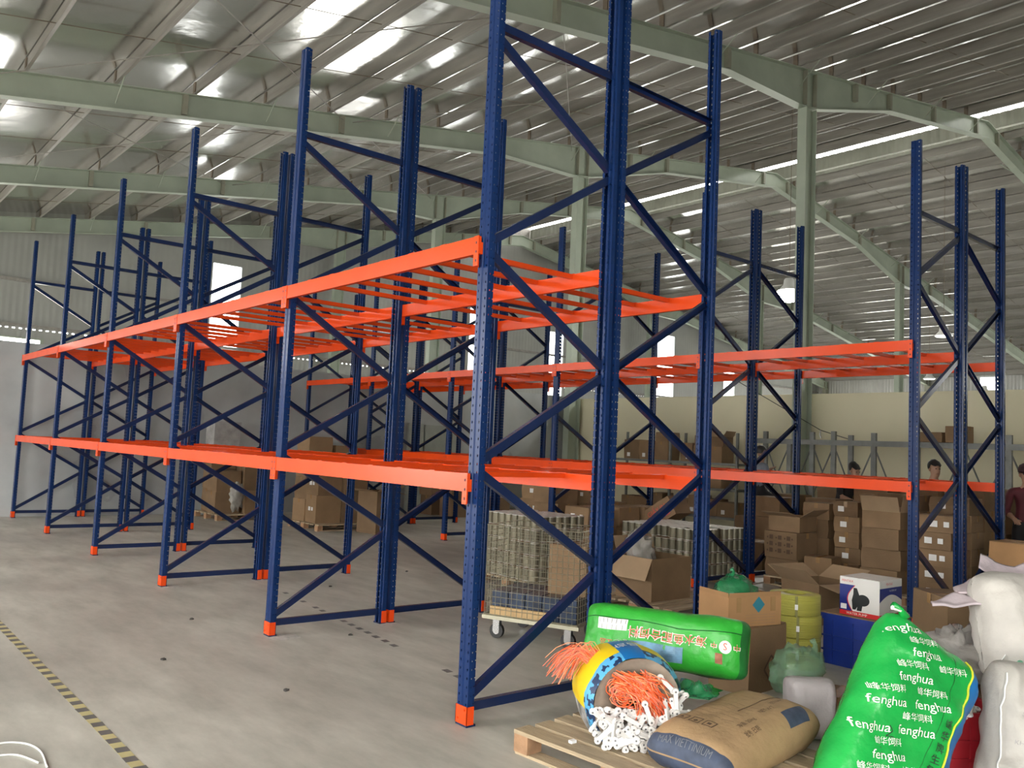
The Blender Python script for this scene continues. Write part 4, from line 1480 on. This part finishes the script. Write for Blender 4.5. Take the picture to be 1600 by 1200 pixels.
def smooth_path(P, n=8):
    P = [Vector(q) for q in P]
    out = []
    for i in range(len(P) - 1):
        a, b, c, d = P[max(i - 1, 0)], P[i], P[i + 1], P[min(i + 2, len(P) - 1)]
        for k in range(n):
            t = k / n
            out.append(.5 * (2 * b + (c - a) * t + (2 * a - 5 * b + 4 * c - d) * t * t + (3 * b - a - 3 * c + d) * t ** 3))
    return out + [P[-1]]
w.tube(smooth_path([(-2.32, .95, .005), (-2.24, 1.06, .005), (-2.15, 1.08, .005), (-2.07, 1.0, .005), (-2.04, .85, .005), (-2.06, .62, .005)]), .005, 6)
w.tube(smooth_path([(-2.3, .86, .005), (-2.22, .90, .005), (-2.14, .86, .005), (-2.08, .7, .005)]), .005, 6)
tag(w.build('rope_loop', WHITEP, None, True), 'loop of white rope lying on the floor', 'rope')
dr = random.Random(3)
DIRT = mat('dark_debris', (.05, .045, .04), .9)
for i, (x, y) in enumerate(((-.95, 2.35), (-.55, 1.2), (.6, 2.4), (-.3, 3.6), (3.0, 5.2), (3.4, 3.9), (1.6, 4.6), (2.6, 3.3))):
    tag(blob((x, y, .006), (.02, .014, .01), .4, i, 0.0, 8, 6).build('debris_crumb', DIRT), 'small dark crumb of dirt on the concrete floor', 'debris', 'crumbs of dirt on the floor')
DUST = mat('drill_dust', (.47, .455, .42), .9, 0, .2, 20)
for i, (x, y) in enumerate(((1.13, 2.66), (1.13, 5.33), (1.13, 7.99), (2.2, 5.38), (.1, 2.6), (.08, 5.3), (6.6, -.1))):
    w = MB(); n = 22
    pts = [(x + (.11 + .05 * noise.noise(Vector((math.cos(k * .29) * 2, math.sin(k * .29) * 2, i * 3.7)))) * 1.2 * math.cos(k * 2 * math.pi / n), y + (.11 + .05 * noise.noise(Vector((math.cos(k * .29) * 2, i, 1)))) * math.sin(k * 2 * math.pi / n), .0012) for k in range(n)]
    w.add([(x, y, .006)] + pts, [(0, 1 + k, 1 + (k + 1) % n) for k in range(n)])
    tag(w.build('drill_dust', DUST), 'patch of pale drilling dust around a rack post foot', 'dust', 'drilling dust at the rack feet')

# ================================================================ wire cage on castors
WIRE = mat('galvanised_wire', (.42, .40, .30), .4, .7, .1, 10)
CHROME = mat('chrome_castor', (.6, .6, .6), .2, .9)
ang = math.atan2(-.77, .34)                 # local x along the front panel
cg = thing('wire_cage', 'wire mesh cage trolley on castors under the rack', 'cage trolley', (1.55, 1.80, 0), ang)
CW, CD, CZ0, CH = .86, .66, .20, .76
def wire_panel(o, dx, dy, wdt):
    w = MB()
    o, dx = Vector(o), Vector(dx)
    n = int(round(wdt / .05)); m2 = int(round(CH / .05))
    nrm = Vector((-dx.y, dx.x, 0)) * .004
    for i in range(n + 1):
        p = o + dx * (wdt * i / n)
        w.tube([p, p + Vector((0, 0, CH))], .0026 if 0 < i < n else .005, 4)
    for j in range(m2 + 1):
        p = o + Vector((0, 0, CH * j / m2)) + nrm
        w.tube([p, p + dx * wdt], .0026 if 0 < j < m2 else .005, 4)
    tag(w.build('mesh_panel', WIRE, cg), kind='stuff')
wire_panel((0, 0, CZ0), (1, 0, 0), 0, CW)
wire_panel((0, CD, CZ0), (1, 0, 0), 0, CW)
wire_panel((0, 0, CZ0), (0, 1, 0), 0, CD)
wire_panel((CW, 0, CZ0), (0, 1, 0), 0, CD)
MB().box(-.015, CW + .015, -.015, .02, CZ0 - .035, CZ0 - .004).build('base_rail', WIRE, cg)
MB().box(-.015, CW + .015, CD - .02, CD + .015, CZ0 - .035, CZ0 - .004).build('base_rail', WIRE, cg)
MB().box(-.015, CW + .015, .02, CD - .02, CZ0 - .012, CZ0 - .004).build('base_tray', WIRE, cg)
for (x, y) in ((.1, .06), (CW - .1, .06), (.1, CD - .06), (CW - .1, CD - .06)):
    k = MB().box(x - .03, x + .03, y - .03, y + .03, CZ0 - .05, CZ0 - .035).box(x - .03, x + .03, y - .028, y - .023, .055, CZ0 - .05).box(x - .03, x + .03, y + .023, y + .028, .055, CZ0 - .05).build('castor_fork', CHROME, cg)
    MB().tube([(x, y - .02, .062), (x, y + .02, .062)], .062, 18).build('wheel', RUBBER, k)
    MB().tube([(x, y - .0225, .062), (x, y - .0205, .062)], .03, 12).build('hub', CHROME, k)
RZ = Matrix.Translation((1.55, 1.80, 0)) @ Matrix.Rotation(ang, 4, 'Z')
BLK = mat('dark_blue_wrapped_pack', (.02, .035, .07), .25, 0, .5, 12)
for i in range(5):
    for j in range(2):
        o = MB().box(.04 + i * .158, .04 + i * .158 + .15, .06 + j * .28, .06 + j * .28 + .25, CZ0 - .002, CZ0 + .2).build('wrapped_pack', BLK)
        o.matrix_world = RZ
        tag(o, 'dark blue plastic wrapped pack in the bottom of the wire cage', 'pack', 'dark packs in the wire cage')
o = MB().box(.04, .62, .025, .05, CZ0, CZ0 + .07).build('wood_plank', mat('fresh_plank', (.5, .34, .16), .7, 0, .15, 6)); o.matrix_world = RZ
tag(o, 'pale wooden plank inside the wire cage', 'plank')
q = RZ @ Vector((.66, .4, 0))
carton((q.x, q.y, CZ0 + .2), (.34, .34, .42), ang, 'light brown carton standing inside the wire cage', seed=51)
# ================================================================ cans
CANM = mat('olive_can_side', (.21, .19, .13), .35, .3, .12, 4, rnd_obj=.35)
CANT = mat('tin_can_lid', (.66, .66, .62), .3, .4, .1, 8, rnd_obj=.08)
w = MB()
w.lathe([(.054, 0), (.056, .004), (.056, .138), (.054, .142)], 14, mi=0)
for fidx in range(len(w.f) - 1, len(w.f)):
    w.m[fidx] = 1
CAN_ = w
w2 = MB()
w2.lathe([(.054, 0), (.057, .003), (.057, .008), (.055, .010), (.055, .134), (.057, .136), (.057, .142), (.052, .144)], 14)
w2.m = [0] * len(w2.f)
NS = 14
for i in range(len(w2.f)):
    if i < 2 * NS or i >= 5 * NS - NS: w2.m[i] = 1
CAN = w2.build('tin_can', [CANM, CANT], mesh_only=True)
w3 = MB(); w3.lathe([(.046, .1441), (.046, .1445)], 12)
def can_pallet(x0, y0, nx, ny, layers, label, group, z0=.1):
    r = random.Random(int(x0 * 10))
    d = .118
    zz = z0
    for k in range(layers):
        for i in range(nx):
            for j in range(ny):
                if k < layers - 1 and i > 0 and j > 0:
                    continue                    # buried cans show nothing
                if k == layers - 1 and r.random() < .04: continue
                o = link('tin_can', CAN, None, (x0 + d * (i + .5) + r.uniform(-.002, .002), y0 + d * (j + .5) + r.uniform(-.002, .002), zz))
                tag(o, label, 'can', group)
        zz += .1455
        if k < layers - 1:
            tag(MB().box(x0 - .02, x0 + nx * d + .02, y0 - .02, y0 + ny * d + .02, zz, zz + .004).build('cardboard_sheet', CARD), 'thin cardboard sheet between two layers of cans', 'sheet', 'sheets between layers of cans')
            zz += .0045
pallet((5.72 + .53, 2.76 + .66, 0), 1.32, 1.1, math.pi / 2, 'wooden pallet carrying the tall stack of tin cans', h=.1)
can_pallet(5.72, 2.76, 9, 11, 4, 'olive tin can stacked in layers on the pallet behind the open carton', 'tin cans on the pallet')
pallet((3.5 + .47, 3.35 + .47, 0), 1.0, 1.0, 0, 'wooden pallet carrying the tin cans behind the wire cage', h=.1)
can_pallet(3.5, 3.35, 7, 8, 5, 'olive tin can stacked in layers behind the wire cage', 'tin cans behind the cage')
# open carton and white film in front of the cans
pallet((4.25, 2.0, 0), 1.2, 1.0, math.radians(3), 'low wooden pallet under the open carton', h=.1)
carton((4.12, 2.10, .1), (.64, .5, .44), 0, 'open brown carton with one flap folded down beside the cans', flaps=((155, .24), None, None, (20, .2)), seed=61)
t = thing('plastic_film', 'crumpled white plastic film standing in the open carton', 'film')
blob((4.0, 2.2, .56), (.12, .16, .2), .4, 33, .2, crease=.6).build('film_body', film_mat('milky_film', (.42, .4, .36), .7), t, True)
# open carton behind the strap coils
carton((5.15, .75, 0), (.55, .5, .40), math.radians(-12), 'open empty carton with flaps spread wide on the floor', flaps=(52, 60, 100, 62), seed=62)

# ================================================================ stacked cartons under the second pair of racks
def stack(x0, y0, z0, sx, sy, hs, label, group, seed, papers=True, jit=.03):
    r = random.Random(seed)
    z = z0
    for k, h in enumerate(hs):
        pp = [('-x', r.uniform(-sy * .25, sy * .25), h * .5, .085, .07)] if papers else None
        if pp and sy > .4:
            pp = [('-x', .05 + r.uniform(-.04, .04), h * .5, .085, .07), ('-x', -.1 + r.uniform(-.03, .03), h * .5, .06, .06)]
        carton((x0 + sx / 2 + r.uniform(-jit, jit), y0 + sy / 2 + r.uniform(-jit, jit), z), (sx, sy, h), r.uniform(-.06, .06), label, group, seed=seed * 10 + k, paper=pp)
        z += h + .002
    return z
pallet((7.28, .68, 0), 1.2, .9, math.pi / 2, 'wooden pallet under the labelled cartons by the blue post', h=.12)
stack(6.90, .74, .12, .40, .46, [.26, .24, .24], 'large plain brown carton in the stack beside the blue rack post', 'large plain cartons', 71, False, .02)
t3 = carton((7.1, .97, .868), (.40, .46, .2), .03, 'open brown carton with torn top on the large plain stack', flaps=(20, 25, 10, 12), seed=72)
tag(MB().box(6.93, 7.0, .80, .95, 1.0, 1.09).build('white_box', PBW), 'small white box in the torn open carton', 'box')
for q, (x, y) in enumerate(((6.90, .12), (7.33, .12), (7.33, .70))):
    stack(x, y, .12, .38, .44 if q < 2 else .5, [.19] * (6 if q else 5), 'brown carton with a white paper label in the dense stack', 'dense stack of labelled cartons', 80 + q, True, .022)
pallet((7.9, 1.98, 0), 1.1, .9, math.pi / 2, 'wooden pallet under the narrow labelled carton stack', h=.12)
stack(7.52, 1.55, .12, .40, .34, [.2, .2, .2, .2, .19], 'brown carton with a small white label in the narrow stack', 'narrow labelled carton stack', 90, True, .02)
stack(7.99, 1.5, .12, .4, .4, [.22] * 4, 'dark brown carton in the row behind the narrow stack', 'dark cartons behind the narrow stack', 91, False, .02)
stack(7.62, 2.04, .12, .40, .36, [.24, .24, .24, .22], 'dark brown carton in the row behind the narrow stack', 'dark cartons behind the narrow stack', 92, False, .02)
pallet((7.1, 2.02, 0), 0.9, .66, math.pi / 2, 'wooden pallet under the leaning printed cartons', h=.12)
pc0 = carton((7.08, 2.27, .12), (.44, .46, .23), .03, 'sagging brown carton under the carton with dark print', seed=93)
pc = carton((7.07, 2.26, .353), (.46, .48, .34), -.05, 'brown carton with rows of dark print in the leaning pile', seed=94)
for k in range(3):
    flat_text('▪■ ▪■ ▪■▪', .075, (-.246, .0, .26 - k * .085), (0, -1, 0), (0, 0, 1), INKB, pc)
carton((7.12, 2.27, .698), (.46, .44, .2), .06, 'tilted light brown carton on top of the leaning pile', seed=95, flaps=(75, None, 60, None), m_=CARD)
carton((7.10, 1.82, .12), (.36, .34, .3), .2, 'crushed carton beside the leaning pile', seed=96)
carton((8.1, 3.4, 0), (.45, .45, .4), -.1, 'carton behind the leaning pile with dark print', seed=97)
for q, (x, y, n) in enumerate(((8.5, 1.0, 5), (8.6, 1.7, 5), (8.62, .45, 5), (8.5, 2.4, 4))):
    stack(x, y, 0, .46, .5, [.27] * n, 'dark brown carton in the back row before the people', 'back row of brown cartons', 100 + q, False, .03)
carton((8.25, .1, 0), (.5, .5, .42), .0, 'orange-brown carton beside the large carton behind the white sacks', seed=110, m_=CARDL)
carton((7.28, -.46, 0), (.5, .56, .42), .02, 'large orange-brown carton near the white sacks', seed=111, m_=CARDL)
carton((7.29, -.46, .422), (.5, .55, .42), .03, 'orange-brown carton on top of the large one near the white sacks', seed=112, m_=CARDL)
carton((7.75, -1.08, 0), (.5, .55, 1.16), -.05, 'tall brown carton standing behind the orange-brown ones', seed=113, m_=CARD)
# leaning carton with red print behind the cans
lc = carton((7.15, 4.35, .62), (.42, .55, .3), .1, 'carton with red print tilted on the boxes behind the cans', seed=114)
lc.rotation_euler = (math.radians(-32), 0, .1)
flat_text('GIẤY IN', .1, (-.225, 0, .19), (0, -1, 0), (0, 0, 1), REDI, lc)
MB().box(-.2265, -.2235, -.2, .2, .05, .09).build('printed_band', REDI, lc)
stack(6.95, 4.1, 0, .42, .55, [.28, .27], 'brown carton under the tilted carton with red print', 'cartons under the tilted one', 115, False)
for q, (x, y, n) in enumerate(((5.75, 4.68, 3), (6.3, 4.68, 3), (6.9, 4.68, 3), (5.8, 5.45, 4), (6.5, 5.5, 4), (7.1, 5.6, 3), (6.2, 6.2, 4))):
    stack(x, y, 0, .46, .5, [.27] * n, 'brown carton in the loose rows behind the tin cans', 'cartons behind the tin cans', 120 + q, q % 2 == 0, .04)
# ================================================================ cartons in the aisle by the grey wall
pallet((4.75, 10.35, 0), 1.3, 1.1, .05, 'wooden pallet under the tall carton pile in the aisle', h=.12)
for q, (x, y, hs) in enumerate(((4.2, 10.0, [.5, .42, .30]), (4.72, 9.95, [.48, .45]), (4.2, 10.48, [.4, .4, .4, .35]), (4.78, 10.5, [.45, .5, .45]))):
    stack(x, y, .12, .48, .44, hs, 'brown carton in the tall pile by the grey wall', 'tall carton pile in the aisle', 130 + q, q == 0, .02)
carton((4.96, 10.17, 1.056), (.48, .44, .3), .1, 'open carton with wide flap on the tall aisle pile', flaps=(95, None, None, None), seed=135)
carton((5.1, 9.4, 0), (.5, .5, .75), .2, 'single tall brown carton beside the aisle pile', seed=136, flaps=(80, 105, 60, 95))
pallet((3.75, 12.55, 0), 1.2, 1.1, .05, 'wooden pallet against the grey wall behind the rack', h=.12)
for q, (x, y, hs) in enumerate(((3.2, 12.2, [.42, .40]), (3.75, 12.1, [.45, .45]), (3.3, 12.7, [.45, .4, .3]), (3.85, 12.65, [.5, .4]))):
    stack(x, y, .12, .48, .44, hs, 'brown carton on the pallet against the grey wall', 'cartons on the pallet by the wall', 140 + q, False, .02)
t = thing('plastic_film', 'bunched clear plastic film hanging on the cartons by the wall', 'film')
blob((3.55, 12.02, .45), (.13, .08, .24), .35, 35, .13, crease=.6).build('film_body', MATS['milky_film'], t, True)
WRAP = mat('stretch_wrapped_goods', (.36, .35, .34), .15, 0, .2, 6, bump=.5, bscale=12)
MB2 = MB()
for k, (z0, z1) in enumerate(((1.275, 1.55), (1.555, 1.9))):
    tag(MB().box(3.28, 3.82, 12.66, 13.1, z0, z1).build('wrapped_block', WRAP), 'grey stretch wrapped block on the cartons by the wall', 'pack', 'stretch wrapped blocks')
for q, (x, y, hs) in enumerate(((8.4, 11.6, [.4, .35]), (8.95, 11.7, [.4, .4]), (9.5, 11.5, [.45]), (8.3, 12.3, [.45, .4]))):
    stack(x, y, 0, .48, .48, hs, 'brown carton on the floor near the partition corner', 'cartons near the partition corner', 150 + q, False, .03)
# grey boards leaning on the back partition
BRD = mat('grey_green_board', (.30, .32, .28), .6, 0, .12, 3)
for k, (xa, xb) in enumerate(((8.35, 8.78), (8.84, 9.62), (9.66, 9.95))):
    tag(MB().box(xa, xb, 13.43, 13.5, 0, 2.12 - .02 * k).build('board', BRD), 'tall grey-green board standing against the grey partition', 'board', 'boards against the partition')

# ================================================================ galvanised shelving before the cream wall
sh = thing('shelving', 'grey galvanised shelving with cartons before the cream wall', 'shelf', (12.2, 6.7, 0))
for y in (0.0, 1.8, 3.6):
    for x in (0, .55):
        MB().box(x, x + .05, y, y + .05, 0, 2.15).build('post', STEEL, sh)
for z in (.35, .95, 1.5):
    MB().box(-.01, .61, .0, 3.65, z - .05, z).build('shelf_board', STEEL, sh)
sr = random.Random(77)
for z in (.352, .952, 1.502):
    y = 6.78
    while y < 9.95:
        wd = sr.uniform(.34, .5); hh = sr.uniform(.26, .42) if z < 1.4 else sr.uniform(.3, .48)
        pp = [('-x', sr.uniform(-.1, .1), .1, .09, .09)] if sr.random() < .4 else None
        if sr.random() < .85:
            carton((12.48, y + wd / 2, z), (.42, wd - .02, hh), sr.uniform(-.03, .03), 'brown carton standing on the galvanised shelving', 'cartons on the shelving', seed=int(y * 100), paper=pp)
            if z > 1.4 and sr.random() < .5:
                carton((12.5, y + wd / 2, z + hh + .002), (.42, wd - .06, .22), sr.uniform(-.1, .1), 'brown carton on the top row of the shelving', 'cartons topmost on the shelving', seed=int(y * 77),
                       flaps=(40, 60, 30, 50) if sr.random() < .4 else None)
        y += wd
# empty galvanised upright frames
uf = thing('upright_frame', 'row of empty galvanised upright frames before the cream wall', 'shelf', (12.2, -1.0, 0))
for y, h in ((7.0, 2.2), (6.45, 2.05), (5.95, 2.2), (5.5, 2.22), (5.15, 2.15), (4.7, 2.2), (3.9, 2.15), (3.1, 2.2), (2.4, 2.2), (1.8, 2.1), (1.0, 2.2)):
    MB().box(0, .06, y, y + .09, 0, h).build('post', STEEL, uf)
    if int(y * 10) % 2 == 0 or h > 2.15:
        MB().tube([(.03, y + .04, 1.95), (.03, y + .5, .9)], .015, 5).build('brace', STEEL, uf)
        MB().tube([(.03, y + .04, 1.95), (.03, y - .4, .9)], .015, 5).build('brace', STEEL, uf)
MB().box(-.05, -.002, .6, 7.4, 1.95, 2.05).build('rail', STEEL, uf)
carton((12.12, 2.62, 2.052), (.3, .4, .17), 0, 'small printed carton resting on the galvanised rail', seed=161)
carton((12.15, 2.2, 2.052), (.3, .34, .28), 0, 'taller carton resting on the galvanised rail', seed=162)
# rail posts: cartons on the floor before them
for q, (x, y, n) in enumerate(((10.9, .2, 3), (10.9, 1.0, 4), (11.0, 2.6, 4), (11.0, 3.6, 4), (11.0, 4.6, 3), (9.55, 2.2, 3), (9.5, 3.95, 3), (9.15, 1.05, 4))):
    stack(x, y, 0, .5, .6, [.33] * n, 'brown carton piled before the galvanised frames', 'cartons before the galvanised frames', 170 + q, False, .05)
# hanging wire with a hook
w = MB().tube([(12.35, 6.9, 3.3), (12.3, 4.86, 2.24), (12.3, 3.9, 1.97)], .008, 5)
wi = thing('hanging_wire', 'thin black wire with a hook strung before the cream wall', 'wire')
w.build('wire', INK, wi)
MB().tube([(12.3, 4.86, 2.24), (12.3, 4.88, 2.16), (12.3, 4.85, 2.08)], .012, 6).build('hook', CHROME, wi)
# ================================================================ people
SKIN = mat('skin', (.42, .24, .16), .55, 0, .06, 12)
HAIR = mat('black_hair', (.012, .010, .010), .5, 0, .3, 60)
SHOE = mat('dark_shoe', (.03, .03, .03), .5)
def person(label, loc, face, shirt, trousers, J, hair=True, cap=None, extra=None):
    """One continuous skinned body; J maps joint -> local (right, forward, up)."""
    t = thing('person', label, 'person', loc, face)
    names, co, rad, edges, lab = [], [], [], [], []
    def add(n, p, r, l, prev=None, flat=1.0):
        names.append(n); co.append(Vector(p)); rad.append((r, r * flat)); lab.append(l)
        if prev is not None: edges.append((names.index(prev), len(names) - 1))
    add('pelvis', J['pelvis'], .135, 't', None, .8)
    add('belly', Vector(J['pelvis']).lerp(Vector(J['chest']), .45), .125, 's', 'pelvis', .8)
    add('chest', J['chest'], .15, 's', 'belly', .75)
    add('neck0', Vector(J['chest']).lerp(Vector(J['head']), .48), .062, 's', 'chest')
    add('neck1', Vector(J['chest']).lerp(Vector(J['head']), .68), .054, 'k', 'neck0')
    hd = Vector(J['head'])
    hf = Vector(J.get('look', (0, 1, 0))).normalized()
    add('jaw', hd + Vector((0, 0, -.055)) + hf * .02, .066, 'k', 'neck1')
    add('skull', hd + Vector((0, 0, .045)), .087, 'k', 'jaw')
    add('crown', hd + Vector((0, 0, .105)), .062, 'k', 'skull')
    for s, sd in ((-1, 'l'), (1, 'r')):
        sh_, el, wr_ = J['sh' + sd], J['el' + sd], J['wr' + sd]
        add('sh' + sd, sh_, .068, 's', 'chest')
        add('el' + sd, el, .046, 's', 'sh' + sd)
        add('fa' + sd, Vector(el).lerp(Vector(wr_), .55), .038, J.get('sleeve', 's'), 'el' + sd)
        add('wr' + sd, wr_, .027, 'k', 'fa' + sd)
        d = (Vector(wr_) - Vector(el)).normalized()
        side = d.cross(Vector((0, 0, 1)))
        side = side.normalized() if side.length > .1 else Vector((1, 0, 0))
        pm = Vector(wr_) + d * .07
        add('palm' + sd, pm, .034, 'k', 'wr' + sd, .55)
        dn = side.cross(d).normalized()
        for k, (o, ln) in enumerate(((-.027, .068), (-.009, .08), (.009, .075), (.027, .06))):
            add('f%d' % k + sd, pm + side * o + d * .035, .010, 'k', 'palm' + sd)
            add('g%d' % k + sd, pm + side * o * 1.1 + d * (.035 + ln * .5) - dn * .006, .009, 'k', 'f%d' % k + sd)
            add('h%d' % k + sd, pm + side * o * 1.15 + d * (.03 + ln) - dn * .022, .008, 'k', 'g%d' % k + sd)
        add('th' + sd, pm - side * .045 * s + d * .005, .011, 'k', 'palm' + sd)
        add('ti' + sd, pm - side * .06 * s + d * .04, .009, 'k', 'th' + sd)
        hp, kn, an = J['hip' + sd], J['kn' + sd], J['an' + sd]
        add('hip' + sd, hp, .098, 't', 'pelvis')
        add('kn' + sd, kn, .062, 't', 'hip' + sd)
        add('ca' + sd, Vector(kn).lerp(Vector(an), .35), .06, 't', 'kn' + sd)
        add('an' + sd, an, .042, 't', 'ca' + sd)
        add('to' + sd, Vector(an) + Vector((0, .16, -.045)), .036, 'b', 'an' + sd, .8)
    me = bpy.data.meshes.new('body_skeleton')
    me.from_pydata(co, edges, [])
    ob = bpy.data.objects.new('body_skeleton', me)
    COL.objects.link(ob)
    md = ob.modifiers.new('skin', 'SKIN')
    md.use_smooth_shade = True
    for i, v in enumerate(me.skin_vertices[0].data):
        v.radius = rad[i]
        v.use_root = (i == 0)
    sb = ob.modifiers.new('sub', 'SUBSURF')
    sb.levels = 2; sb.render_levels = 2
    dg = bpy.context.evaluated_depsgraph_get()
    dg.update()
    out = bpy.data.meshes.new_from_object(ob.evaluated_get(dg))
    bpy.data.objects.remove(ob)
    out.name = 'body'
    for m_ in (SKIN, shirt, trousers, SHOE):
        out.materials.append(m_)
    key = {'k': 0, 's': 1, 't': 2, 'b': 3}
    segs = [(co[a], co[b], lab[b]) for a, b in edges] + [(co[0], co[0] + Vector((0, 0, .01)), 't')]
    for p in out.polygons:
        c = p.center
        best, bl = 9, 's'
        for a, b, l in segs:
            d = b - a
            s = max(0, min(1, (c - a).dot(d) / max(1e-9, d.length_squared)))
            q = (c - (a + d * s)).length
            if q < best: best, bl = q, l
        p.material_index = key[bl]
        p.use_smooth = True
    link('body', out, t)
    hr = hf.cross(Vector((0, 0, 1))).normalized()
    # nose, ears, eyes, mouth
    F = Matrix((hr, hf, Vector((0, 0, 1)))).transposed().to_4x4()
    F.translation = hd + Vector((0, 0, .03))
    n_ = MB().add([F @ Vector(p) for p in ((-.014, .082, -.03), (.014, .082, -.03), (0, .112, -.026), (0, .085, .015))], [(0, 1, 2), (0, 2, 3), (1, 3, 2), (0, 3, 1)])
    n_.build('nose', SKIN, t)
    for s in (-1, 1):
        e = F @ Vector((s * .082, -.005, -.01))
        blob(e, (.014, .02, .03), .1, 2, None, 8, 6).build('ear', SKIN, t, True)
        e = F @ Vector((s * .032, .076, .012))
        blob(e, (.011, .011, .008), 0, 2, None, 8, 6).build('eye', INK, t, True)
    MB().box(-.022, .022, .070, .082, -.066, -.058, 0, F).build('mouth', mat('lips', (.3, .12, .1), .5), t)
    if hair:
        w = MB(); vs_, fs = [], []
        nu, nv = 18, 8
        for j in range(nv + 1):
            ph = math.pi * .62 * j / nv
            for i in range(nu):
                th = 2 * math.pi * i / nu
                d = Vector((math.sin(ph) * math.cos(th), math.sin(ph) * math.sin(th), math.cos(ph)))
                lift = 1 + .08 * noise.noise(d * 4)
                z = d.z * .115 * lift
                if d.y > .2: z = max(z, .035 + .02 * noise.noise(d * 9))
                vs_.append(F @ Vector((d.x * .098 * lift, d.y * .103 * lift - .008, z + .028)))
        for j in range(nv):
            for i in range(nu):
                fs.append((j * nu + i, (j + 1) * nu + i, (j + 1) * nu + (i + 1) % nu, j * nu + (i + 1) % nu))
        w.add(vs_, fs).build('hair', HAIR, t, True)
    if cap is not None:
        w = MB()
        prof = [(.108, .0), (.108, .04), (.09, .085), (.05, .11), (.005, .118)]
        v0 = len(w.v)
        w.lathe(prof, 16)
        w.v = [tuple(F @ (Vector(p) + Vector((0, -.005, .03)))) for p in w.v]
        w.build('cap', cap, t, True)
        MB().box(-.06, .06, .08, .16, .028, .036, 0, F).build('cap_brim', cap, t)
    return t
def pose(h=1.68, **kw):
    k = h / 1.68
    J = {'pelvis': (0, 0, .92), 'chest': (0, .02, 1.26), 'head': (0, .05, 1.53), 'look': (0, 1, -.15),
         'shl': (-.18, .02, 1.34), 'shr': (.18, .02, 1.34), 'ell': (-.24, .05, 1.07), 'elr': (.24, .05, 1.07),
         'wrl': (-.2, .25, 1.0), 'wrr': (.2, .25, 1.0),
         'hipl': (-.09, 0, .86), 'hipr': (.09, 0, .86), 'knl': (-.1, .03, .47), 'knr': (.1, .03, .47), 'anl': (-.1, 0, .075), 'anr': (.1, 0, .075)}
    J.update(kw)
    return {a: (tuple(q * k for q in b) if a not in ('look', 'sleeve') else b) for a, b in J.items()}
GBS = mat('grey_blue_shirt', (.16, .18, .22), .8, 0, .15, 8)
BLT = mat('black_tee', (.022, .022, .026), .8, 0, .2, 8)
DTR = mat('black_trousers', (.016, .016, .02), .75, 0, .2, 8)
MRN = mat('maroon_jacket', (.09, .012, .02), .75, 0, .15, 8)
pallet((10.35, 4.9, 0), 1.0, .8, .2, 'wooden pallet the climbing person stands on', h=.14)
stack(10.95, 5.35, 0, .5, .5, [.26, .26], 'brown carton beside the climbing person', 'cartons beside the climbing person', 190, False, .01)
p1 = person('person in grey-blue shirt and black trousers stepping up beside the cartons', (10.3, 4.92, .14), math.radians(-115),
       GBS, DTR, pose(1.72, knr=(.12, .36, .72), anr=(.12, .30, .34), wrl=(-.24, .34, 1.25), wrr=(.24, .32, 1.05), look=(.3, 1, -.1)))
p2 = person('black-haired person in a black printed tee bending over cartons', (10.35, 3.35, 0), math.radians(165),
       BLT, DTR, pose(1.72, chest=(0, .12, 1.22), head=(0, .27, 1.44), look=(0, 1, -.5), shl=(-.18, .13, 1.30), shr=(.18, .13, 1.30),
                       ell=(-.25, .22, 1.05), elr=(.25, .22, 1.05), wrl=(-.16, .42, .98), wrr=(.16, .42, .98), sleeve='k'))
p3 = person('person in dark clothes standing behind the dense carton stack', (10.2, 1.80, 0), math.radians(150),
       BLT, DTR, pose(1.72, wrl=(-.12, .35, 1.05), wrr=(.14, .35, 1.05), sleeve='k'))
p4 = person('person in a maroon jacket and dark cap beside the cartons', (9.35, .22, 0), math.radians(120),
       MRN, DTR, pose(1.70, look=(.1, 1, -.2)), cap=mat('dark_cap', (.03, .012, .015), .8))
bpy.context.view_layer.update()
